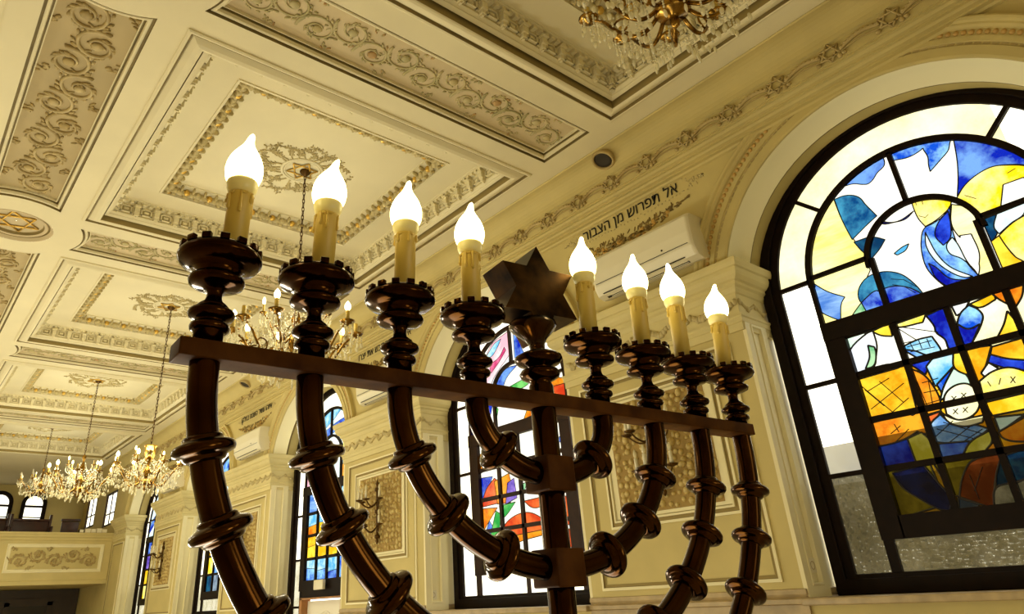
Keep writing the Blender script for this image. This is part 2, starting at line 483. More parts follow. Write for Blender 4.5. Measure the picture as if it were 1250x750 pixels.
    for k in range(26):
        a = 2*PI*k/26+rg.uniform(-.06, .06)
        R1 = S*rg.uniform(.078, .112); pts = []; N = 14; cu = rg.choice((-1, 1))*rg.uniform(.5, 1.1)
        for i in range(N+1):
            t = i/N; R = .046*S+(R1-.046*S)*t
            b = a+cu*.42*math.sin(t*PI*1.3)*t
            pts.append((R*math.cos(b), R*math.sin(b), .006))
        rb.tube(pts, [.0085*(1-.6*i/N) for i in range(N+1)], 5, 1, T, flat=.8)
        for i in range(3, N+1):
            for sg in (-1, 1):
                p = pts[i]; dr = math.atan2(p[1]-pts[i-1][1], p[0]-pts[i-1][0])+sg*rg.uniform(.7, 1.3)
                ln = rg.uniform(.010, .024)
                rb.blob((p[0]+ln*math.cos(dr), p[1]+ln*math.sin(dr), .005), (ln, ln*.36, .010), 1, T, 5, 3, dr)
    ro = rb.build('ceiling_rose', [M['plaster'], M['relief_soft']], co)
    st = MB()
    for h in range(2):
        for i in range(3):
            a, b = (PI/2+h*PI+2*PI*j/3 for j in (i, i+1)); R = .032*S
            st.tube([(R*math.cos(a), R*math.sin(a), .012), (R*math.cos(b), R*math.sin(b), .012)], .008, 4, 0, T)
    st.build('gilt_star', M['gold'], co)
    return co
coffer0 = build_coffer()
for k in range(1, 5):
    c = dup(coffer0, ceiling); c.location = (0, k*PER*S, 0)
# the row of coffers on the other side of the middle line
dx = (MIR(COF[1])-COF[0])*S
for k in range(0, 5):
    c = dup(coffer0, ceiling); c.location = (dx, k*PER*S, 0)

def strip_sweep(fn):
    mb = MB()
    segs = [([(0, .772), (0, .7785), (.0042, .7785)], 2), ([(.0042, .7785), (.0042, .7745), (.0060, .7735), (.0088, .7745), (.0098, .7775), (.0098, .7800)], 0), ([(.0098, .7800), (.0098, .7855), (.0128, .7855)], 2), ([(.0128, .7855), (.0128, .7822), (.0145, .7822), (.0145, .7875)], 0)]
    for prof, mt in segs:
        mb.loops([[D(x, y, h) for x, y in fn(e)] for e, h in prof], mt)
    P = [D(x, y, .7875) for x, y in fn(.0145)]
    mb.add(P, [tuple(range(len(P)))], 1)
    return mb
def add_strips():
    yc = cross_y(-1)
    a = strip_sweep(lambda e: strip_across(yc, e)).build('scroll_panel', [M['plaster'], M['strip'], M['recess_shade']], ceiling)
    rl = MB(); x0 = CX+RD+.016; L = (.861-.016)-x0
    T = Matrix.Translation(Vector(D(x0, yc, .7875))) @ Matrix.Rotation(PI, 4, 'X')
    rinceau(rl, L*S, .046*S, .100*S, T, (0, 0, 3, 0, 2), r=.0095, seed=3)
    rl.build('scroll_relief', [M['relief_paint'], M['gold'], M['rust_paint'], M['relief_soft']], a)
    out = [a]
    b = strip_sweep(lambda e: mirror(strip_across(yc, e))).build('scroll_panel', [M['plaster'], M['strip'], M['recess_shade']], ceiling)
    rl = MB()
    T2 = Matrix.Translation(Vector(D(MIR(x0), yc, .7875))) @ Matrix.Rotation(PI, 4, 'X') @ Matrix.Rotation(PI, 4, 'Z')
    rinceau(rl, L*S, .046*S, .100*S, T2, (0, 0, 3, 0, 2), r=.0095, seed=3)
    rl.build('scroll_relief', [M['relief_paint'], M['gold'], M['rust_paint'], M['relief_soft']], b)
    y0, y1 = cross_y(-1), cross_y(0)
    l = strip_sweep(lambda e: strip_along(y0, y1, e)).build('long_scroll_panel', [M['plaster'], M['strip_long'], M['recess_shade']], ceiling)
    rl = MB(); s0 = y0+RD+.018; L2 = y1-RD-.018-s0
    T3 = Matrix.Translation(Vector(D(CX, s0, .7875))) @ Matrix.Rotation(PI, 4, 'X') @ Matrix.Rotation(-PI/2, 4, 'Z')
    rinceau(rl, L2*S, .053*S, .122*S, T3, (0, 0, 1), r=.0135, seed=9, flat=1.1)
    rl.build('scroll_relief', [M['relief_dark'], M['relief']], l)
    md = MB()
    c = D(CX, yc, 0); T4 = Matrix.Translation(Vector((c[0], c[1], EYE)))
    for pr, mt in (([(.0735, .772), (.0705, .7735), (.0690, .7765), (.0665, .7780)], 0), ([(.0665, .7780), (.0660, .7815), (.0625, .7815)], 1), ([(.0625, .7815), (.0620, .7775), (.0580, .7760), (.0550, .7785)], 0), ([(.0550, .7785), (.0545, .7835), (.0520, .7845)], 1), ([(.0520, .7845), (.020, .7850), (.001, .7850)], 0)):
        md.lathe([(r*S, z*S) for r, z in pr], 48, mt, T4, caps=False)
    m = md.build('star_medallion', [M['strip'], M['recess_shade']], ceiling)
    st = MB(); T5 = Matrix.Translation(Vector(D(CX, yc, .7840))) @ Matrix.Rotation(PI, 4, 'X')
    for h in range(2):
        for i in range(3):
            p, q = (PI/2+h*PI+2*PI*j/3+.25 for j in (i, i+1)); R = .046*S
            st.tube([(R*math.cos(p), R*math.sin(p), .006), (R*math.cos(q), R*math.sin(q), .006)], .010, 6, 0, T5)
    st.build('gilt_star', M['gold'], m)
    for k in range(0, 4):
        for o in (a, b, l, m):
            q = dup(o, ceiling); q.location = (0, (k+1)*PER*S, 0)
add_strips()

# ================================================================ window wall
HW = 0.252; ROP = 0.262; ZOP = 0.410; ZI = 0.482; XG = 1.088
def wc(k): return 0.275+PER*k
def niche(o=0.0, zb=-0.018, n=36):
    """Opening of a window bay, drawn in by o: (u, z) loop."""
    R = ROP-o; a0 = math.acos((HW-o)/R)
    P = [(HW-o, zb)]
    for i in range(n+1):
        a = a0+(PI-2*a0)*i/n; P.append((R*math.cos(a), ZOP+R*math.sin(a)))
    P.append((-(HW-o), zb)); return P
ZFL = -EYE/S
def zbot(k): return ZFL+0.002 if k == 2 else -0.018
GALWIN = [(4.385, 4.625, .470, .655), (4.86, 5.10, .505, .700)]
def build_wall_right():
    loops = [rect(YB, YE, ZFL, .80)]; holes = []
    for k in range(5):
        holes.append([(wc(k)+u, z) for u, z in niche(0, zbot(k))])
    for y0, y1, z0, z1 in GALWIN: holes.append(rect(y0, y1, z0, z1))
    def keep(y, z):
        if not (YB < y < YE and ZFL < z < .80): return False
        return not any(inpoly(y, z, h) for h in holes)
    v, f = cdt(loops+holes, keep)
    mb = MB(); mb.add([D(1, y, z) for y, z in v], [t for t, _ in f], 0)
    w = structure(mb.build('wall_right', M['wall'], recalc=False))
    # deep, rounded soffit of each arch and the jambs
    for k in range(5):
        a = MB()
        prof = [(0, 1.0), (.0012, 1.004), (.002, 1.010), (.004, 1.018), (.0075, 1.026), (.0125, 1.034), (.0165, 1.040), (.0165, 1.0425), (.008, 1.0435), (.008, 1.048), (.010, 1.0485), (.010, 1.10)]
        def arc(o, X):
            P = niche(o)[1:-1]
            return [D(X, wc(k)+u, z) for u, z in P]
        for lo_, hi_, mt in ((0, 7, 0), (6, 10, 1), (9, 12, 2)):
            a.loops([arc(o, X) for o, X in prof[lo_:hi_]], mt, closed=False, smooth=mt == 0)
        a.build('arch_soffit', [M['cream'], M['recess_shade'], M['wall']], w)
        for sg in (1, -1):
            j = MB(); y = wc(k)+sg*HW; zb = zbot(k)
            def q(X0, X1, z0, z1, d0, d1):
                j.add([D(X0, y-sg*d0, z0), D(X1, y-sg*d1, z0), D(X1, y-sg*d1, z1), D(X0, y-sg*d0, z1)], [(0, 1, 2, 3)], 0)
            j.add([D(1, y, zb), D(1.1, y, zb), D(1.1, y, ZI+.01), D(1, y, ZI+.01)], [(0, 1, 2, 3)], 0)
            # raised border round a sunk panel
            X0, X1, z0, z1 = 1.0, 1.062, zb, .392
            lo = lambda e, d: [D(X0+e, y-sg*d, z0+e), D(X1-e, y-sg*d, z0+e), D(X1-e, y-sg*d, z1-e), D(X0+e, y-sg*d, z1-e)]
            j.loops([lo(0, 0), lo(0, .006), lo(.0145, .006), lo(.0155, .0075), lo(.018, .0075), lo(.0195, .0015)], 0)
            j.add(lo(.0195, .0015), [(0, 1, 2, 3)], 0)
            j.build('jamb_pilaster', M['trim'], w)
    # archivolts
    for k in range(5):
        a = MB(); bd = MB()
        prof = [(.000, 1.0), (.000, .9965), (.003, .9950), (.0165, .9950), (.018, .9975), (.0215, .9975), (.0225, .9950), (.0300, .9950), (.0310, .9975), (.0405, .9975), (.0415, .9940), (.0445, .9915), (.0475, .9915), (.050, .9885), (.0535, .9875), (.0560, .9885), (.0560, 1.0)]
        def arc(o, X, n=48):
            R = ROP+o; a0 = math.asin((ZI-ZOP)/R)
            return [D(X, wc(k)+R*math.cos(a0+(PI-2*a0)*i/n), ZOP+R*math.sin(a0+(PI-2*a0)*i/n)) for i in range(n+1)]
        a.loops([arc(o, X) for o, X in prof], 0, closed=False)
        R = ROP+.0358; a0 = math.asin((ZI-ZOP)/R); n = 84
        for i in range(n):
            t = a0+(PI-2*a0)*(i+.5)/n
            bd.blob(D(.9972, wc(k)+R*math.cos(t), ZOP+R*math.sin(t)), (.011, .0185, .0185), 0, None, 6, 4)
        R2 = ROP+.0198; m = 70
        for i in range(m):
            t = a0+(PI-2*a0)*(i+.5)/m
            ca, sa = math.cos(t), math.sin(t)
            T = Matrix.Translation(Vector(D(.9972, wc(k)+R2*ca, ZOP+R2*sa))) @ Matrix.Rotation(t-PI/2, 4, 'X')
            bd.box((0, 0, 0), (.006, .036, .010), 1, T)
        av = a.build('archivolt', M['wall'], w)
        bd.build('bead_moulding', [M['bead'], M['relief_dark']], av)
    # piers: entablature, panels
    ent = [(0, .366), (.0045, .366), (.0045, .378), (.0065, .379), (.0065, .386), (.0085, .388), (.0085, .391), (.0035, .393), (.0035, .428), (.006, .430), (.008, .4345), (.0085, .438), (.0125, .441), (.0125, .446), (.0165, .448), (.0215, .4535), (.0235, .459), (.0235, .4645), (.0265, .466), (.0285, .472), (.0285, .4785), (.0265, .480), (0, ZI)]
    def pier(k):
        ya, yb = wc(k)+HW, wc(k+1)-HW
        yb = min(yb, 4.30)
        e = MB()
        def lp(o, z): return [D(1.098, ya-o, z), D(1-o, ya-o, z), D(1-o, yb+o, z), D(1.098, yb+o, z)]
        e.loops([lp(o, z) for o, z in ent], 0, closed=False)
        en = e.build('impost', M['cap'], w)
        g = MB(); rg = random.Random(k+11)
        n = 9
        for i in range(n):
            s0 = ya+(yb-ya)*(i+.12)/n; s1 = ya+(yb-ya)*(i+.88)/n
            pts = []
            for t in range(9):
                u = t/8; pts.append(D(.9955, s0+(s1-s0)*u, .414-.008*math.sin(PI*u)))
            g.tube(pts, .012, 6, 0)
            for t in range(6):
                u = (t+.5)/6
                g.blob(D(.9950, s0+(s1-s0)*u, .4125-.008*math.sin(PI*u)+rg.uniform(-.002, .002)), (.016, .026, .020+.014*math.sin(PI*u)), 0, None, 6, 4)
            g.blob(D(.9950, s0-.005, .4135), (.016, .020, .030), 0)
        for sg, y in ((-1, ya), (1, yb)):
            for i in range(2):
                x0 = 1.006+i*.046; pts = [D(x0+.036*t/6, y+sg*.0042, .414-.008*math.sin(PI*t/6)) for t in range(7)]
                g.tube(pts, .012, 6, 0); g.blob(D(x0+.018, y+sg*.0042, .405), (.03, .014, .026), 0)
                g.blob(D(x0-.004, y+sg*.0042, .414), (.02, .014, .03), 0)
        g.build('swag_frieze', M['relief_soft'], en)
        pm = MB(); yc = (ya+yb)/2
        def fr(hy, z0, z1, prof, mats):
            for (o0, d0), (o1, d1), mt in zip(prof[:-1], prof[1:], mats):
                A = [[D(1-d, yc-hy+o, z0+o), D(1-d, yc+hy-o, z0+o), D(1-d, yc+hy-o, z1-o), D(1-d, yc-hy+o, z1-o)] for o, d in ((o0, d0), (o1, d1))]
                pm.loops(A, mt)
        hy = .163*((yb-ya)/.381)
        fr(hy, .004, .353, [(-.001, 0), (-.001, .0030), (.0035, .0035), (.0045, .0008), (.0085, .0008), (.0085, .0012)], [0, 0, 1, 1, 0])
        if k < 4:
            fr(.1265, .098, .327, [(0, 0), (0, .003), (.004, .0032), (.005, .001), (.010, .001), (.010, .004), (.013, .0045), (.014, .0015)], [0, 0, 1, 1, 0, 0, 0])
            z0, z1 = .113, .312
            pm.add([D(1-.0012, yc-.112, z0), D(1-.0012, yc+.112, z0), D(1-.0012, yc+.112, z1), D(1-.0012, yc-.112, z1)], [(0, 1, 2, 3)], 0)
            pn = pm.build('wall_panel', [M['trim'], M['groove']], w)
            pb = MB(); rg = random.Random(21)
            nx, nz = 15, 14
            for i in range(nx):
                for j in range(nz):
                    y = yc-.099+.198*(i+.5+rg.uniform(-.3, .3))/nx; z = .120+.185*(j+.5+rg.uniform(-.3, .3))/nz
                    r = rg.uniform(.55, 1.0)*.034
                    pb.blob(D(1-.0016, y, z), (.024*r/.03, r, r*rg.uniform(.75, 1.2)), 0, None, 7, 4)
            pb.add([D(1-.0016, yc-.101, .118), D(1-.0016, yc+.101, .118), D(1-.0016, yc+.101, .307), D(1-.0016, yc-.101, .307)], [(0, 1, 2, 3)], 1)
            pb.build('pebbled_inset', [M['pebble'], M['pebblebed']], pn)
        else:
            pm.build('wall_panel', [M['trim'], M['groove']], w)
        # stone dado under the panel
        d = MB()
        pr = [(0, -.006), (.004, -.007), (.0045, -.013), (.0025, -.016), (.010, -.019), (.010, -.0245), (.004, -.026), (.004, ZFL+.002)]
        def lp2(o, z): return [D(1.098, ya-o, z), D(1-o, ya-o, z), D(1-o, yb+o, z), D(1.098, yb+o, z)]
        d.loops([lp2(o, z) for o, z in pr], 0, closed=False)
        d.build('stone_dado', M['stone'], w)
    for k in range(-1, 5): pier(k)
    return w
wall_right = build_wall_right()

def build_cornice():
    mb = MB()
    P = [(.911, .772), (.9095, .7700), (.911, .7675), (.9145, .7675)]
    for i in range(9):
        a = PI/2*(1-i/8); P.append((.9145+.0345*math.cos(a), .733+.0345*math.sin(a)))
    P += [(.949, .731), (.9535, .730), (.9535, .6985), (.957, .6985), (.957, .6955), (.962, .6955), (.9655, .6925), (.9705, .6915), (.9705, .6885), (.976, .6885), (.979, .6855), (.9855, .6845), (.9855, .6815), (.993, .6815), (.995, .678), (1.0, .677)]
    y0, y1 = YB, YE
    mb.loops([[D(x, y0, z), D(x, y1, z)] for x, z in P], 0, closed=False)
    c = structure(mb.build('trim_1', M['wall']))
    g = MB(); n = 0; y = -0.17+.086*.5; rg = random.Random(4)
    ys = []
    y = (.189-.0905*4)*.9535
    while y < 4.32: ys.append(y); y += .0905*.9535
    X = .9515; zc = .7145
    for y in ys:
        for h in range(2):
            for i in range(3):
                a, b = (PI/2+h*PI+2*PI*j/3 for j in (i, i+1)); R = .0165
                g.tube([D(X-.0008, y+R*math.cos(a), zc+R*math.sin(a)), D(X-.0008, y+R*math.cos(b), zc+R*math.sin(b))], .0078, 5, 0)
        pts = []
        for i in range(13):                       # the twisted ribbon between two stars
            t = i/12
            pts.append(D(X, y+.014+.058*t, zc+.0085*math.sin(PI*t)**1.0*(1 if True else 0)-.004*t))
        g.tube(pts, [.010+.006*math.sin(PI*i/12) for i in range(13)], 6, 0)
        for i in range(9):
            t = (i+.5)/9
            g.blob(D(X-.001, y+.014+.058*t, zc+.0085*math.sin(PI*t)-.004*t+.002), (.012, .018, .011), 0, Matrix.Identity(4), 5, 3)
        pts = [D(X, y+.010+.066*i/8, zc-.0085+.006*math.sin(PI*i/8)) for i in range(9)]
        g.tube(pts, .005, 5, 0)
        for q in (-1, 1): g.blob(D(X, y+q*.019, zc-.011), (.014, .020, .014), 0)
        g.blob(D(X, y+.074, zc-.012), (.014, .020, .022), 0)
    g.build('star_garland', M['relief'], c)
    return c
cornice = build_cornice()

# writing painted over each air conditioner, with a swag of flowers
def hebrew(text, parent, yc, zc, width, X=.9985):
    cu = bpy.data.curves.new('lettering', 'FONT'); cu.body = text[::-1]; cu.align_x = 'CENTER'; cu.align_y = 'CENTER'; cu.size = 1.0
    cu.resolution_u = 4
    o = bpy.data.objects.new('lettering', cu); COL.objects.link(o)
    dg = bpy.context.evaluated_depsgraph_get()
    me = bpy.data.meshes.new_from_object(o.evaluated_get(dg)); bpy.data.objects.remove(o); bpy.data.curves.remove(cu)
    xs = [v.co.x for v in me.vertices]; ys = [v.co.y for v in me.vertices]
    w = max(xs)-min(xs); mx = (max(xs)+min(xs))/2; sc_ = width*S/w
    my = (max(ys)+min(ys))/2
    for v in me.vertices:
        x, y = (v.co.x-mx)*sc_, (v.co.y-my)*sc_*1.12
        v.co = Vector((X*S, yc*S-x, zc*S+EYE+y))
    me.materials.clear(); me.materials.append(M['ink'])
    b = bmesh.new(); b.from_mesh(me)
    r = bmesh.ops.extrude_face_region(b, geom=b.faces[:])
    for e in r['geom']:
        if isinstance(e, bmesh.types.BMVert): e.co.x += .004
    b.to_mesh(me); b.free()
    q = bpy.data.objects.new('lettering', me); COL.objects.link(q); q.parent = parent
    return q
TEXTS = ['אל תפרוש מן הצבור', 'איזהו גבור הכובש את יצרו', 'איזהו עשיר השמח בחלקו', 'איזהו חכם הלומד מכל אדם']
for k, t in enumerate(TEXTS):
    yc = .703+PER*k
    hebrew(t, wall_right, yc, .6625, .232 if k == 0 else .275)
    fm = MB(); rg = random.Random(31+k)
    for i in range(150):                          # swag of painted flowers and leaves
        t = rg.uniform(-1, 1); y = yc+.012+t*.150
        z = .613+.020*abs(t)**2.2+rg.gauss(0, .0055)*(1.15-abs(t))
        if abs(t) > .62: z += .004
        r = rg.uniform(.012, .026)*(1.15-.6*abs(t))
        big = rg.random() < .36 and abs(t) < .8
        fm.blob(D(.9992, y, z), (.0035, r*(1.2 if big else 1.5), r*(1.2 if big else .6)), 1 if big else 0, None, 7, 3)
    for i in range(46):
        t = rg.uniform(-.75, .75); y = yc+.012+t*.150; z = .622+.016*abs(t)**2+rg.uniform(.000, .006)
        T = Matrix.Translation(Vector(D(.9992, y, z))) @ Matrix.Rotation(rg.uniform(-.9, .9), 4, 'X')
        fm.blob((0, 0, 0), (.003, .008, .026), 0, T, 5, 3)
    fm.build('flower_painting', [M['leaf'], M['flower']], wall_right)
    sm = MB()                                     # faint scrolls above and below the words
    for sg in (1, -1):
        for i in range(34):
            y = yc-.135+.27*i/33; z = .6625+sg*(.0165-.003*abs(i-16.5)/16.5)+rg.gauss(0, .0012)
            sm.blob(D(.9994, y, z), (.002, .011, .0075), 0, None, 5, 3)
    for sg in (-1, 1):
        for i in range(40):
            y = yc+sg*(.135+.035*rg.random()); z = .6625+rg.gauss(0, .0075)*(1-(abs(y-yc)-.135)/.04)
            sm.blob(D(.9994, y, z), (.002, .010, .007), 0, None, 5, 3)
    sm.build('painted_scrolls', M['scrollpaint'], wall_right)
# ================================================================ windows
ZC = 0.428
def archloop(R, zb, n=40, zc=ZC):
    P = [(R, zb)]
    for i in range(n+1):
        a = PI*i/n; P.append((R*math.cos(a), zc+R*math.sin(a)))
    P.append((-R, zb)); return P
def G(r, g, b): return srgb(r, g, b)
GL = {}
def gl(name, c, c2=None, sc_=9.0, boost=1.0, **kw):
    f = lambda q: tuple(v*boost for v in G(*q))
    GL[name] = glass('glass_'+name, f(c), f(c2) if c2 else None, sc_, **kw)
gl('clear', (255, 250, 225), (255, 255, 250), 1.2, boost=2.0)
gl('aged', (246, 236, 178), (255, 250, 222), 1.6)
gl('white', (250, 250, 235), (255, 255, 250), 3)
gl('cream', (255, 247, 185), (255, 253, 225), 4)
gl('pale', (255, 236, 120), (255, 252, 205), 2.4, streak=True)
gl('yellow', (246, 214, 22), (255, 246, 170), 4)
gl('gold', (236, 176, 20), (252, 222, 70), 5)
gl('amber', (222, 148, 14), (250, 205, 50), 5)
gl('orange', (204, 104, 14), (240, 165, 40), 5)
gl('red', (190, 52, 22), (226, 110, 50), 5)
gl('rust', (140, 58, 18), (196, 100, 45), 7)
gl('olive', (128, 112, 14), (196, 178, 50), 5)
gl('lime', (196, 186, 50), (232, 224, 110), 6)
gl('navy', (10, 14, 70), (28, 46, 130), 8)
gl('deep', (6, 14, 150), (44, 84, 226), 6)
gl('cobalt', (8, 34, 176), (110, 160, 236), 5)
gl('azure', (14, 76, 208), (150, 212, 248), 6)
gl('teal', (6, 66, 124), (64, 150, 190), 5)
gl('tealdark', (6, 50, 90), (30, 96, 130), 7)
gl('sky', (80, 170, 225), (190, 232, 250), 6)
gl('basket', (92, 140, 200), (170, 205, 232), 7)
gl('flag', (70, 120, 205), (140, 182, 236), 7, streak=True)
gl('ice', (205, 236, 245), (245, 252, 252), 4)
gl('lavender', (214, 222, 238), (240, 244, 248), 5)
gl('mint', (196, 232, 212), (232, 246, 236), 5)
gl('green', (70, 160, 110), (170, 215, 170), 8)
gl('leafgreen', (30, 150, 60), (120, 205, 110), 6)
gl('pink', (236, 176, 196), (252, 226, 232), 4)
gl('violet', (70, 50, 160), (150, 120, 214), 6)
gl('magenta', (190, 50, 110), (236, 130, 170), 6)
gl('grey', (150, 150, 130), (215, 212, 190), 12)
gl('slate', (80, 100, 130), (140, 160, 180), 8)
gl('dim', (225, 220, 190), (255, 252, 232), 7, rough=True)

